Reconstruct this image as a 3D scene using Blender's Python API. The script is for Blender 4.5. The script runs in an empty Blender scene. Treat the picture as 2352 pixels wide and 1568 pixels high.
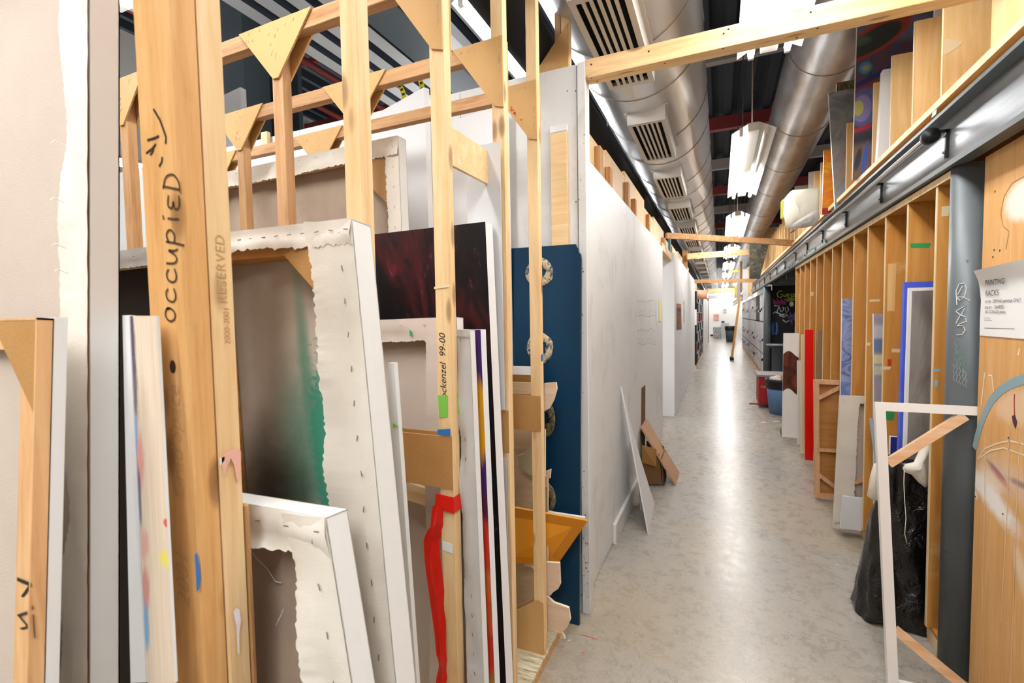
import bpy, bmesh, math, random
from mathutils import Vector, Matrix, noise as mnoise
random.seed(7)
V = Vector
SC = bpy.context.scene
COL = SC.collection

# ------------------------------------------------------------------ camera
FPX, CX, CY, CAMZ = 1089.2, 1176.0, 784.0, 1.57
YAW, PIT, ROL = math.radians(-23.655), math.radians(-2.84), math.radians(-0.9875)
_f = V((math.sin(YAW)*math.cos(PIT), math.cos(YAW)*math.cos(PIT), math.sin(PIT)))
_r0 = V((math.cos(YAW), -math.sin(YAW), 0)); _u0 = _r0.cross(_f)
_r = _r0*math.cos(ROL) + _u0*math.sin(ROL); _u = _u0*math.cos(ROL) - _r0*math.sin(ROL)
CAMP = V((0, 0, CAMZ))
cd = bpy.data.cameras.new('camera'); cam = bpy.data.objects.new('camera', cd); COL.objects.link(cam)
cd.sensor_width = 36; cd.lens = 36*FPX/2352; cd.clip_start = .02; cd.clip_end = 200
cam.matrix_world = Matrix(((_r.x, _u.x, -_f.x, 0), (_r.y, _u.y, -_f.y, 0), (_r.z, _u.z, -_f.z, CAMZ), (0, 0, 0, 1)))
cd.dof.use_dof = True; cd.dof.focus_distance = 1.9; cd.dof.aperture_fstop = 5.0
SC.camera = cam

# ------------------------------------------------------------------ world and exposure
W = bpy.data.worlds.new('world'); SC.world = W; W.use_nodes = True
W.node_tree.nodes['Background'].inputs[0].default_value = (.95, .97, 1, 1)
W.node_tree.nodes['Background'].inputs[1].default_value = .25
SC.view_settings.view_transform = 'Standard'; SC.view_settings.look = 'None'
SC.view_settings.gamma = 1; SC.view_settings.use_curve_mapping = False
SC.view_settings.exposure = 0.0
LAMP_W = 27.0       # watts of every two metre fluorescent batten
TUBE_E = 27.0       # emission of the glass tubes

# ------------------------------------------------------------------ survey: a pixel of the photograph on a plane of the room
def at(px, py, x=None, y=None, z=None):
    d = _r*((px-CX)/FPX) - _u*((py-CY)/FPX) + _f
    if x is not None: t = x/d.x
    elif y is not None: t = y/d.y
    else: t = (z-CAMZ)/d.z
    return CAMP + d*t
def ext(p, q, z):
    return p + (q-p)*((z-p.z)/(q.z-p.z))

# ------------------------------------------------------------------ object helpers
WL = {}
def link(o, parent=None, loc=(0, 0, 0)):
    COL.objects.link(o)
    o.location = loc
    if parent is not None: o.parent = parent
    WL[o.name] = V(loc) + (WL[parent.name] if parent is not None else V((0, 0, 0)))
    return o
def tag(o, label=None, cat=None, group=None, kind=None):
    if label: o['label'] = label
    if cat: o['category'] = cat
    if group: o['group'] = group
    if kind: o['kind'] = kind
    return o
def thing(name, label, cat, loc=(0, 0, 0), group=None, kind=None):
    o = bpy.data.objects.new(name, None); o.empty_display_size = .05
    link(o, None, loc); return tag(o, label, cat, group, kind)
def mesh(name, vs, fs, mat, parent=None, smooth=False, mats=None, fm=None, uvs=None):
    o0 = WL[parent.name] if parent is not None else V((0, 0, 0))
    loc = (0, 0, 0)
    if parent is None:
        cxy = sum((V(v) for v in vs), V())/len(vs); zm = min(v[2] for v in vs)
        loc = V((cxy.x, cxy.y, zm)); o0 = loc
    me = bpy.data.meshes.new(name)
    me.from_pydata([tuple(V(v)-o0) for v in vs], [], fs)
    for m in (mats or [mat]): me.materials.append(m)
    if fm: me.polygons.foreach_set('material_index', fm)
    if smooth: me.polygons.foreach_set('use_smooth', [True]*len(fs))
    if uvs:
        uvl = me.uv_layers.new(name='UVMap'); i = 0
        for f in uvs:
            for c in f: uvl.data[i].uv = c; i += 1
    bm = bmesh.new(); bm.from_mesh(me); bmesh.ops.recalc_face_normals(bm, faces=bm.faces); bm.to_mesh(me); bm.free()
    return link(bpy.data.objects.new(name, me), parent, loc)
class MB:
    def __init__(s): s.v = []; s.f = []; s.m = []; s.u = []
    def add(s, vs, fs, m=0, us=None):
        n = len(s.v); s.v += [V(v) for v in vs]; s.f += [tuple(i+n for i in f) for f in fs]; s.m += [m]*len(fs)
        s.u += us if us else [[(0, 0)]*len(f) for f in fs]
    def slab(s, q, t, m=0, ms=None):
        q = [V(p) for p in q]; t = V(t); n = len(q)
        vs = q + [p+t for p in q]
        fs = [tuple(range(n)), tuple(range(2*n-1, n-1, -1))]
        uq = [(0, 1), (1, 1), (1, 0), (0, 0)] if n == 4 else [(0, 0)]*n
        us = [uq, list(reversed(uq))]
        for i in range(n):
            j = (i+1) % n; fs.append((i, i+n, j+n, j)); us.append([uq[i], uq[i], uq[j], uq[j]])
        k = len(s.m); s.add(vs, fs, m, us)
        if ms is not None:
            for i in range(k+1, len(s.m)): s.m[i] = ms
    def box(s, x0, x1, y0, y1, z0, z1, m=0):
        s.slab([(x0, y0, z1), (x1, y0, z1), (x1, y0, z0), (x0, y0, z0)], (0, y1-y0, 0), m)
    def tube(s, pts, r, n=8, m=0, cap=True):
        pts = [V(p) for p in pts]; vs = []; fs = []
        rr = r if isinstance(r, (list, tuple)) else [r]*len(pts)
        for i, p in enumerate(pts):
            d = (pts[min(i+1, len(pts)-1)]-pts[max(i-1, 0)]).normalized()
            a = d.cross(V((0, 0, 1)) if abs(d.z) < .9 else V((0, 1, 0))).normalized(); b = d.cross(a)
            for k in range(n):
                w = 2*math.pi*k/n; vs.append(p+(a*math.cos(w)+b*math.sin(w))*rr[i])
        for i in range(len(pts)-1):
            for k in range(n):
                fs.append((i*n+k, i*n+(k+1) % n, (i+1)*n+(k+1) % n, (i+1)*n+k))
        if cap: fs += [tuple(range(n)), tuple(range((len(pts)-1)*n, len(pts)*n))]
        s.add(vs, fs, m)
    def build(s, name, mat, parent=None, smooth=False, mats=None):
        return mesh(name, s.v, s.f, mat, parent, smooth, mats, s.m if mats else None, s.u)
def box(name, mat, parent, x0, x1, y0, y1, z0, z1, bev=0.0):
    if bev <= 0:
        b = MB(); b.box(x0, x1, y0, y1, z0, z1); return b.build(name, mat, parent)
    o0 = WL[parent.name] if parent is not None else V((0, 0, 0)); loc = V((0, 0, 0))
    if parent is None: loc = V(((x0+x1)/2, (y0+y1)/2, z0)); o0 = loc
    bm = bmesh.new()
    M4 = Matrix.Translation(V(((x0+x1)/2, (y0+y1)/2, (z0+z1)/2))-o0) @ Matrix.Diagonal((x1-x0, y1-y0, z1-z0, 1))
    bmesh.ops.create_cube(bm, size=1, matrix=M4)
    bmesh.ops.bevel(bm, geom=bm.edges[:], offset=bev, segments=1, affect='EDGES')
    me = bpy.data.meshes.new(name); bm.to_mesh(me); bm.free(); me.materials.append(mat)
    return link(bpy.data.objects.new(name, me), parent, loc)
def slab(name, mat, parent, q, t, side=None):
    b = MB(); b.slab(q, t, 0, 1 if side else None)
    return b.build(name, mat, parent, mats=[mat, side] if side else None)
def tube(name, mat, parent, pts, r, n=8, smooth=True):
    b = MB(); b.tube(pts, r, n); return b.build(name, mat, parent, smooth)
def lathe(name, mat, parent, c, prof, n=24, smooth=True, squash=(1, 1)):
    vs = []; fs = []; m = len(prof)
    for k in range(n):
        w = 2*math.pi*k/n
        for r, z in prof: vs.append((c[0]+r*math.cos(w)*squash[0], c[1]+r*math.sin(w)*squash[1], c[2]+z))
    for k in range(n):
        j = (k+1) % n
        for i in range(m-1): fs.append((k*m+i, j*m+i, j*m+i+1, k*m+i+1))
    return mesh(name, vs, fs, mat, parent, smooth)
def beam(name, mat, parent, a, b, w, h, up=(0, 0, 1)):
    a = V(a); b = V(b); d = (b-a).normalized(); s = d.cross(V(up)).normalized()*w/2; t = s.cross(d).normalized()*h/2
    return slab(name, mat, parent, [a-s+t, a+s+t, a+s-t, a-s-t], b-a)
def dup(src, dx, parent=None):
    c = src.copy(); COL.objects.link(c); c.parent = parent
    if parent is None: c.location = src.location + V(dx)
    WL[c.name] = WL[src.name] + V(dx)
    for ch in src.children: dup(ch, dx, c)
    return c
_fontmesh = {}
def text(name, s, size, mat, parent, org, right, up, shear=0.0, space=1.0):
    cu = bpy.data.curves.new('t', 'FONT'); cu.body = s; cu.size = size; cu.shear = shear; cu.space_character = space; cu.resolution_u = 3
    ob = bpy.data.objects.new('t', cu); COL.objects.link(ob)
    dg = bpy.context.evaluated_depsgraph_get(); me0 = bpy.data.meshes.new_from_object(ob.evaluated_get(dg))
    org = V(org); right = V(right).normalized(); up = V(up).normalized()
    vs = [org+right*v.co.x+up*v.co.y for v in me0.vertices]; fs = [tuple(p.vertices) for p in me0.polygons]
    bpy.data.objects.remove(ob); bpy.data.curves.remove(cu); bpy.data.meshes.remove(me0)
    return mesh(name, vs, fs, mat, parent)
def ribbon(b, pts, w, n, m=0):
    """a flat painted stroke lying on a surface with normal n"""
    n = V(n).normalized(); pts = [V(p) for p in pts]; vs = []; fs = []
    for i, p in enumerate(pts):
        d = (pts[min(i+1, len(pts)-1)]-pts[max(i-1, 0)]).normalized(); s = d.cross(n).normalized()*w/2
        vs += [p+s, p-s]
        if i: k = 2*i; fs.append((k-2, k-1, k+1, k))
    b.add(vs, fs, m)

def chaikin(p, n=2):
    p = [V(q) for q in p]
    for _ in range(n):
        r = [p[0]]
        for a_, c_ in zip(p[:-1], p[1:]): r += [a_*.75+c_*.25, a_*.25+c_*.75]
        p = r+[p[-1]]
    return p

# ------------------------------------------------------------------ materials
def lin(h, a=1):
    h = h.lstrip('#'); o = []
    for i in (0, 2, 4):
        c = int(h[i:i+2], 16)/255; o.append(c/12.92 if c <= .04045 else ((c+.055)/1.055)**2.4)
    return (*o, a)
class Mat:
    def __init__(s, name, rough=.6, metal=0.0, spec=.3):
        s.m = bpy.data.materials.new(name); s.m.use_nodes = True; s.t = s.m.node_tree
        s.b = s.t.nodes['Principled BSDF']; s.b.inputs['Roughness'].default_value = rough
        s.b.inputs['Metallic'].default_value = metal; s.b.inputs['Specular IOR Level'].default_value = spec
    def n(s, typ, **k):
        x = s.t.nodes.new(typ)
        for a, v in k.items(): setattr(x, a, v)
        return x
    def l(s, a, b): s.t.links.new(a, b)
    def put(s, sock, v):
        if isinstance(v, bpy.types.NodeSocket): s.l(v, sock)
        else: sock.default_value = v
    def coord(s, kind='Object', scale=(1, 1, 1), rand=0.0, loc=(0, 0, 0)):
        tc = s.n('ShaderNodeTexCoord'); mp = s.n('ShaderNodeMapping'); src = tc.outputs[kind]
        if rand:
            oi = s.n('ShaderNodeObjectInfo'); mu = s.n('ShaderNodeVectorMath', operation='SCALE'); mu.inputs[0].default_value = (rand, rand*1.7, rand*.6)
            s.l(oi.outputs['Random'], mu.inputs['Scale'])
            ad = s.n('ShaderNodeVectorMath', operation='ADD'); s.l(src, ad.inputs[0]); s.l(mu.outputs[0], ad.inputs[1]); src = ad.outputs[0]
        s.l(src, mp.inputs[0]); mp.inputs['Scale'].default_value = scale; mp.inputs['Location'].default_value = loc
        return mp.outputs[0]
    def noise(s, vec, scale=5, detail=4, rough=.5, dist=0.0):
        x = s.n('ShaderNodeTexNoise'); s.l(vec, x.inputs['Vector'])
        x.inputs['Scale'].default_value = scale; x.inputs['Detail'].default_value = detail; x.inputs['Roughness'].default_value = rough; x.inputs['Distortion'].default_value = dist
        return x.outputs['Fac']
    def ramp(s, fac, stops, interp='LINEAR'):
        x = s.n('ShaderNodeValToRGB'); s.put(x.inputs[0], fac); e = x.color_ramp.elements; x.color_ramp.interpolation = interp
        while len(e) < len(stops): e.new(.5)
        for el, (p, c) in zip(e, stops): el.position = p; el.color = lin(c) if isinstance(c, str) else (c, c, c, 1)
        return x.outputs[0]
    def mix(s, fac, a, b, mode='MIX'):
        x = s.n('ShaderNodeMix', data_type='RGBA', blend_type=mode); s.put(x.inputs[0], fac)
        for i, v in ((6, a), (7, b)):
            s.put(x.inputs[i], lin(v) if isinstance(v, str) else v)
        return x.outputs[2]
    def math(s, op, a, b=0.0, c=0.0, clamp=False):
        x = s.n('ShaderNodeMath', operation=op, use_clamp=clamp)
        for i, v in enumerate((a, b, c)): s.put(x.inputs[i], v)
        return x.outputs[0]
    def color(s, c): s.put(s.b.inputs['Base Color'], lin(c) if isinstance(c, str) else c); return s
    def bump(s, h, strength=.3, dist=.01):
        x = s.n('ShaderNodeBump'); x.inputs['Strength'].default_value = strength; x.inputs['Distance'].default_value = dist
        s.l(h, x.inputs['Height']); s.l(x.outputs[0], s.b.inputs['Normal']); return s
    def blob(s, vec, c, r, soft=.3, rot=0.0, wob=0.0, nz=None):
        """soft mask, 1 inside an ellipse with centre c and radii r"""
        sp = s.n('ShaderNodeSeparateXYZ'); s.l(vec, sp.inputs[0])
        dx = s.math('SUBTRACT', sp.outputs[0], c[0]); dy = s.math('SUBTRACT', sp.outputs[1], c[1])
        ca, sa = math.cos(rot), math.sin(rot)
        ex = s.math('ADD', s.math('MULTIPLY', dx, ca/r[0]), s.math('MULTIPLY', dy, sa/r[0]))
        ey = s.math('SUBTRACT', s.math('MULTIPLY', dy, ca/r[1]), s.math('MULTIPLY', dx, sa/r[1]))
        d = s.math('SQRT', s.math('ADD', s.math('MULTIPLY', ex, ex), s.math('MULTIPLY', ey, ey)))
        if wob and nz is not None: d = s.math('ADD', d, s.math('MULTIPLY', s.math('SUBTRACT', nz, .5), wob))
        x = s.n('ShaderNodeMapRange', clamp=True); x.interpolation_type = 'SMOOTHSTEP'
        s.l(d, x.inputs[0]); x.inputs[1].default_value = 1-soft; x.inputs[2].default_value = 1+soft; x.inputs[3].default_value = 1; x.inputs[4].default_value = 0
        return x.outputs[0]
def flat(name, c, rough=.6, metal=0.0, spec=.3):
    return Mat(name, rough, metal, spec).color(c).m
def wood(name, cols, axis='z', scale=1.0, knots=.5, rough=.6, dirt=0.0):
    M = Mat(name, rough)
    st = {'x': (1.2, 16, 16), 'y': (16, 1.2, 16), 'z': (16, 16, 1.2)}[axis]
    st = tuple(v*scale for v in st)
    v = M.coord('Object', st, rand=7)
    g = M.noise(v, 2.2, 5, .55, .6)
    g2 = M.noise(v, 9, 3, .6, .3)
    f = M.math('ADD', M.math('MULTIPLY', g, .75), M.math('MULTIPLY', g2, .25))
    c = M.ramp(f, [(.28, cols[2]), (.45, cols[1]), (.62, cols[0]), (.8, cols[1])])
    # tone differs from board to board
    oi = M.n('ShaderNodeObjectInfo')
    c = M.mix(M.math('MULTIPLY', oi.outputs['Random'], .3), c, cols[1])
    if knots:
        kv = M.coord('Object', {'x': (8, 22, 22), 'y': (22, 8, 22), 'z': (22, 22, 8)}[axis], rand=5)
        vo = M.n('ShaderNodeTexVoronoi'); M.l(kv, vo.inputs['Vector']); vo.inputs['Scale'].default_value = .55
        k = M.ramp(vo.outputs['Distance'], [(.0, 1.0), (.13, .7), (.21, 0.0)])
        c = M.mix(M.math('MULTIPLY', k, knots), c, '#6b3f1c')
    if dirt:
        dv = M.coord('Object', (1, 1, 1), rand=3)
        dm = M.ramp(M.noise(dv, 9, 6, .65), [(.6, 0.0), (.72, 1.0)])
        c = M.mix(M.math('MULTIPLY', dm, dirt), c, '#8d7f70')
    M.color(c); M.bump(g2, .15, .002)
    return M.m
def painting(name, base, blobs=(), scale=3.0, detail=6, dist=1.0, rough=.5, stretch=(1, 1, 1), nscale=7):
    """base: ramp stops over a noise; blobs: (cx,cy,rx,ry,soft,rot,wob,colour[,alpha]) in the 0-1 frame of the face"""
    M = Mat(name, rough); v = M.coord('UV', stretch); uv = M.coord('UV')
    c = M.ramp(M.noise(v, scale, detail, .6, dist), base)
    nz = M.noise(uv, nscale, 5, .65, .4)
    for bl in blobs:
        cx, cy, rx, ry, soft, rot, wob, colr = bl[:8]; al = bl[8] if len(bl) > 8 else 1.0
        k = M.blob(uv, (cx, cy), (rx, ry), soft, rot, wob, nz)
        c = M.mix(M.math('MULTIPLY', k, al), c, colr)
    M.color(c); return M.m

PINE = ('#efd2a4', '#e5c08d', '#cfa36b'); BROWN = ('#c79c70', '#b38659', '#8f643b'); FIR = ('#d2a067', '#b97f48', '#8a5527')
m_pine = {a: wood('pine_'+a, PINE, a, knots=.75) for a in 'xyz'}
m_pine_old = {a: wood('pine_old_'+a, ('#e3b479', '#d49f61', '#b57b41'), a, knots=.8, dirt=.25) for a in 'xz'}
m_brown = {a: wood('fir_'+a, BROWN, a, knots=.2, scale=1.2) for a in 'xyz'}
m_stripe = {a: wood('striped_fir_'+a, FIR, a, knots=.1, scale=1.4) for a in 'xyz'}
m_frame = wood('stretcher_wood', ('#e8c79f', '#d8b083', '#bd8d5e'), 'z', knots=.3)
m_warm = wood('cherry_bar', ('#d59a5c', '#c4874a', '#a86b33'), 'x', knots=.1)
def mk_mdf(name, a, b, spot):
    M = Mat(name, .65); v = M.coord('Object', (1, 1, 1), rand=4)
    c = M.ramp(M.noise(v, 3, 4, .6), [(.3, a), (.7, b)])
    sp = M.ramp(M.noise(v, 260, 2, .6), [(.35, 1.0), (.5, 0.0)])
    c = M.mix(M.math('MULTIPLY', sp, spot), c, '#7d5a34'); M.color(c); return M.m
m_mdf = mk_mdf('fibreboard', '#d0a76f', '#c79b62', .07)
m_hard = mk_mdf('hardboard', '#bd9058', '#ad7c45', .22)
def mk_ply(name, cols, axis, rough=.5, smudge=.5):
    M = Mat(name, rough); st = {'z': (7, 7, .5), 'y': (7, .5, 7), 'x': (.5, 7, 7)}[axis]
    v = M.coord('Object', st, rand=6); w = M.coord('Object', (1, 1, 1), rand=6)
    c = M.ramp(M.noise(v, 3, 5, .6, 1.2), [(.3, cols[1]), (.55, cols[0]), (.75, cols[2])])
    sm = M.ramp(M.noise(w, 3, 7, .7, .8), [(.60, 0.0), (.70, 1.0)])
    c = M.mix(M.math('MULTIPLY', sm, smudge*.5), c, '#e6cfa5')
    d = M.ramp(M.noise(w, 14, 6, .75, .3), [(.66, 0.0), (.73, 1.0)])
    c = M.mix(M.math('MULTIPLY', d, smudge), c, '#8b6a45')
    M.color(c); return M.m
m_ply = mk_ply('rack_plywood', ('#c98f47', '#b97d38', '#d29c56'), 'z')
m_ply_up = mk_ply('maple_plywood', ('#e9c389', '#deb271', '#f0d09c'), 'z', smudge=.12)
m_ply_edge = mk_ply('plywood_edge', ('#e8cfa4', '#d9b983', '#f0dcb8'), 'z', smudge=.1)
m_ply_pale = mk_ply('birch_plywood', ('#e6c595', '#dcb680', '#efd6ae'), 'x', smudge=.15)
m_shelf = mk_ply('shelf_plywood', ('#d9ab6b', '#c6914e', '#e2b97e'), 'y', smudge=.2)
def mk_white(name, base, grime=.5, scale=1.0):
    M = Mat(name, .45); v = M.coord('Object', (1, 1, 1)); st = M.coord('Object', (6, 6, .5))
    g = M.noise(v, 2.2*scale, 6, .65, .5); s = M.noise(st, 1.5, 4, .6)
    k = M.math('MULTIPLY', M.ramp(g, [(.52, 0.0), (.75, 1.0)]), M.ramp(s, [(.4, .15), (.7, 1.0)]))
    c = M.mix(M.math('MULTIPLY', k, grime), base, '#a9a59f')
    sp = M.ramp(M.noise(v, 24*scale, 4, .7, .2), [(.725, 0.0), (.76, 1.0)])
    c = M.mix(M.math('MULTIPLY', sp, grime), c, '#77706a'); M.color(c); return M.m
m_wall = mk_white('scuffed_white_paint', '#e3e2e0', .75)
m_wallend = mk_white('stained_white_paint', '#e0dfdd', .8, 1.6)
m_white = flat('clean_white', '#e9e8e8', .5)
m_white2 = mk_white('white_board', '#e2e2e2', .15)
m_gesso = mk_white('gesso_edge', '#e9e7e4', .25, 2)
def mk_canvas(name, a, b, spot=.0):
    M = Mat(name, .85, spec=.1); v = M.coord('Object', (1, 1, 1), rand=3)
    c = M.ramp(M.noise(v, 4, 5, .6), [(.3, a), (.7, b)])
    if spot:
        sp = M.ramp(M.noise(v, 30, 5, .7), [(.68, 0.0), (.72, 1.0)]); c = M.mix(M.math('MULTIPLY', sp, spot), c, '#3b3a40')
    M.color(c); M.bump(M.noise(v, 420, 2, .6), .25, .002); return M.m
m_canvas = mk_canvas('raw_canvas', '#e8e1d6', '#ddd5c8')
m_canvas2 = mk_canvas('cream_canvas', '#e2dacd', '#d3c9ba', .15)
m_linen = mk_canvas('taupe_canvas', '#cbbcae', '#c3b3a5')
m_linen_far = mk_canvas('brown_linen', '#b5a18d', '#a59181')
m_silver = mk_canvas('silver_canvas', '#c9c5c1', '#b5b0ab')
m_steel = Mat('staple_steel', .4, .5).color('#8d8478').m
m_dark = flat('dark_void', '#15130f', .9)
m_black = flat('black_paint', '#141416', .45)
m_ink = flat('marker_ink', '#2b2420', .7); m_pencil = flat('pencil', '#c39a68', .8); m_redink = flat('red_pencil', '#b5473a', .8)
m_greentape = flat('green_tape', '#7fbf4f', .6); m_bluetape = flat('blue_tape', '#2f6fb4', .6); m_redtape = Mat('red_tape', .3).color('#d81e10').m
m_green2 = flat('emerald_tape', '#2f9a58', .6); m_masktape = flat('masking_tape', '#e0cba6', .6)
# concrete
M = Mat('polished_concrete', .3, spec=.5); v = M.coord('Object'); n1 = M.noise(v, .55, 6, .6, .4); n2 = M.noise(v, 3.2, 7, .7, .3)
n3 = M.noise(v, 14, 7, .75, .4)
c = M.ramp(M.math('ADD', M.math('ADD', M.math('MULTIPLY', n1, .35), M.math('MULTIPLY', n2, .25)), M.math('MULTIPLY', n3, .4)), [(.32, '#7a736a'), (.5, '#979085'), (.68, '#aaa398')])
warm = M.ramp(M.noise(v, .9, 4, .6, .3), [(.46, 0.0), (.68, 1.0)]); c = M.mix(M.math('MULTIPLY', warm, .6), c, '#a38f6f')
fine = M.ramp(M.noise(v, 60, 4, .7), [(.35, 0.0), (.65, 1.0)]); c = M.mix(M.math('MULTIPLY', fine, .25), c, '#cfcac1')
sc = M.ramp(M.noise(M.coord('Object', (34, 14, 1)), 4, 7, .8, .5), [(.60, 0.0), (.72, 1.0)]); c = M.mix(M.math('MULTIPLY', sc, .42), c, '#726b64')
sp = M.ramp(M.noise(v, 40, 3, .6), [(.68, 0.0), (.71, 1.0)]); c = M.mix(M.math('MULTIPLY', sp, .7), c, '#5f5851')
sp2 = M.ramp(M.noise(v, 25, 2, .5), [(.76, 0.0), (.78, 1.0)]); c = M.mix(M.math('MULTIPLY', sp2, .7), c, '#eceae4')
M.color(c); M.l(M.ramp(n3, [(.3, .22), (.7, .36)]), M.b.inputs['Roughness']); m_floor = M.m
# galvanised metal
def mk_galv(name, col, rough, bump):
    M = Mat(name, rough, .6); v = M.coord('Object', (1, .35, 1))
    M.color(M.ramp(M.noise(v, 5, 5, .6), [(.3, col), (.7, '#d8d8da')]))
    M.bump(M.noise(v, 2.6, 3, .55), bump, .06); return M.m
m_duct = mk_galv('galvanised_duct', '#d9dde4', .3, .2)
m_duct2 = mk_galv('galvanised_duct_dark', '#b0a49a', .28, .25)
m_grille = Mat('grille_metal', .5, .25).color('#c3bfba').m
m_deck = Mat('steel_deck', .35, .35).color('#d9dbde').m
m_deck_shade = Mat('shaded_deck', .7, .1).color('#23252a').m  # aisle deck coloured dark, standing for the light the ducts block
m_deck_blue = Mat('blue_grey_deck', .5, .3).color('#6b7280').m
m_redpipe = flat('red_oxide', '#7d2f2c', .5)
m_grey = Mat('grey_steel_paint', .42, .15); v = m_grey.coord('Object', (1, 1, 1))
m_grey.color(m_grey.mix(m_grey.ramp(m_grey.noise(v, 22, 5, .7), [(.68, 0.0), (.72, 1.0)]), m_grey.ramp(m_grey.noise(v, 2, 4), [(.3, '#555a5d'), (.7, '#64696c')]), '#2c2e30')); m_grey = m_grey.m
M = Mat('brushed_beam', .34, .55); v = M.coord('Object', (8, .6, 8)); M.color(M.ramp(M.noise(v, 2, 5, .6), [(.3, '#7c8085'), (.55, '#a2a6aa'), (.75, '#bcc0c4')])); m_beam = M.m
m_rod = Mat('chrome_rod', .22, 1.0).color('#c9cbcd').m
m_col = flat('slate_column', '#59636a', .5)
def mk_emit(name, s, col=(1, .99, .97)):
    M = Mat(name, .4); M.color('#ffffff'); M.b.inputs['Emission Color'].default_value = (*col, 1); M.b.inputs['Emission Strength'].default_value = s; return M.m
m_tube = mk_emit('lit_tube', TUBE_E); m_deadtube = flat('dead_tube', '#dcdcdc', .3); m_enamel = flat('white_enamel', '#f4f4f2', .35)

# ------------------------------------------------------------------ lamps of the hall: fluorescent battens
def batten(x, y0, y1, z, label, dead=(), w=.34, watts=None, group='fluorescent fittings', chains=True, upl=0.0):
    t = thing('fluorescent_fitting', label, 'light fitting', (x, (y0+y1)/2, z), group)
    L = y1-y0
    box('housing', m_enamel, t, x-.045, x+.045, y0, y1, z+.02, z+.09, .004)
    for s in (-1, 1):
        b = MB(); b.slab([(x+s*.045, y0, z+.085), (x+s*w/2, y0, z+.02), (x+s*w/2, y0, z+.014), (x+s*.045, y0, z+.079)], (0, L, 0)); b.build('reflector', m_enamel, t)
    for s in (-1, 1):
        for k in (0, 1):
            a = y0+.03+k*L/2; e = y0+L/2*(k+1)-.03
            d = (k, s) in dead
            tube('lamp_tube', m_deadtube if d else m_tube, t, [(x+s*.095, a, z+.015), (x+s*.095, e, z+.015)], .019, 10)
            for yy in (a-.012, e+.012): box('lamp_holder', m_enamel, t, x+s*.095-.015, x+s*.095+.015, yy-.012, yy+.012, z-.008, z+.06)
    if chains:
        for yy in (y0+.25, y1-.25): tube('chain', m_steel, t, [(x, yy, z+.09), (x, yy, 5.1 if x > -1.72 else 4.6 if x > -4.3 else 6.4)], .006, 5)
    la = bpy.data.lights.new('lamp_light', 'AREA'); la.shape = 'RECTANGLE'; la.size = .26; la.size_y = L; la.energy = watts or LAMP_W; la.color = (.98, .99, 1)
    lo = bpy.data.objects.new('lamp_light', la); link(lo, t, (0, 0, -.012))
    if upl:
        lb = la.copy(); lb.energy = la.energy*upl; lo = bpy.data.objects.new('lamp_uplight', lb); link(lo, t, (0, 0, .10)); lo.rotation_euler = (math.pi, 0, 0)
    return t
ordn = ['nearest', 'second', 'third', 'fourth', 'fifth', 'sixth', 'seventh', 'eighth', 'ninth', 'tenth']
for i in range(10):
    y0 = .83+3.76*i
    lab = ['hanging twin tube fitting over the aisle, nearest, half hidden by the pine cross beam', 'hanging twin tube fitting over the aisle with one dead tube'][i] if i < 2 else 'hanging twin tube fitting over the aisle, %s from the camera' % ordn[i]
    batten(.26, y0, y0+2.45, 3.1, lab, dead=((0, 1),) if i == 1 else (), upl=.15)
batten(-1.25, 2.42, 4.85, 3.34, 'glaring white ceiling fitting seen between the left rack posts', w=.30, upl=.8)
for i, (x, y) in enumerate([(-1.25, -1.6), (.26, -2.9), (-3.4, -.6), (-3.4, 5.3), (-3.4, 8.0), (-1.9, 8.4), (-1.9, 13.0), (3.2, -1.0), (3.4, 10), (-6.6, 1.5), (-3.0, 36.5), (2.6, 36.5), (-.9, 37.8), (1.3, 37.8)]):  # invented fittings, put in only for their light, stronger behind the camera
    batten(x, y, y+2.45, 3.5, 'ceiling fitting added only to light the hall', group='fittings added to light the hall', watts=LAMP_W*(2.6 if y < 0 else 1.8), upl=.6)

# ================================================================== THE SETTING
def struct(o, label): return tag(o, label, 'building', None, 'structure')
struct(box('floor', m_floor, None, -9, 7, -7, 42, -.1, 0), 'polished concrete floor with scuffs and paint specks')
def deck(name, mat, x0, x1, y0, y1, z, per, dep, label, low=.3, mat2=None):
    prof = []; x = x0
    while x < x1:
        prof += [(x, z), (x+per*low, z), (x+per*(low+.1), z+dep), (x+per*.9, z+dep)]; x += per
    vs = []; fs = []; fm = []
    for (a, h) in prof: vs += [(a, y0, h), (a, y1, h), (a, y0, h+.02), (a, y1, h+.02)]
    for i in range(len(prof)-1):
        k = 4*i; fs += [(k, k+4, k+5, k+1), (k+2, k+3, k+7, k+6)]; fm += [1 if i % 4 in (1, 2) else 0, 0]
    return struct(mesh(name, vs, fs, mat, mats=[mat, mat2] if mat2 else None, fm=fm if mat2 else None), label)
m_flute_shade = flat('shaded_flute', '#2b323b', .6)  # recessed flute faces coloured dark in place of their shade
deck('ceiling', m_deck, -4.3, -1.75, -7, 42, 4.6, .27, .10, 'bright corrugated steel roof deck above the left racks', .58, m_flute_shade)
deck('ceiling', m_deck_blue, -9, -4.35, -7, 42, 6.4, .34, .12, 'blue grey corrugated roof deck high on the left', .25, m_flute_shade)
deck('ceiling', m_deck_shade, -1.72, 7, -7, 42, 5.1, .3, .08, 'corrugated roof deck above the aisle, its shade put into the colour')
m_hall = flat('hall_wall_paint', '#e6e4e0', .7)
struct(box('wall_far_left', m_hall, None, -9.1, -9, -7, 42, 0, 6.6), 'white outer wall beyond the left racks')
struct(box('wall_far_right', m_hall, None, 7, 7.1, -7, 42, 0, 6.6), 'white outer wall beyond the right racks')
struct(box('wall_behind', m_hall, None, -9, 7, -7.1, -7, 0, 6.6), 'white wall behind the camera')
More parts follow.
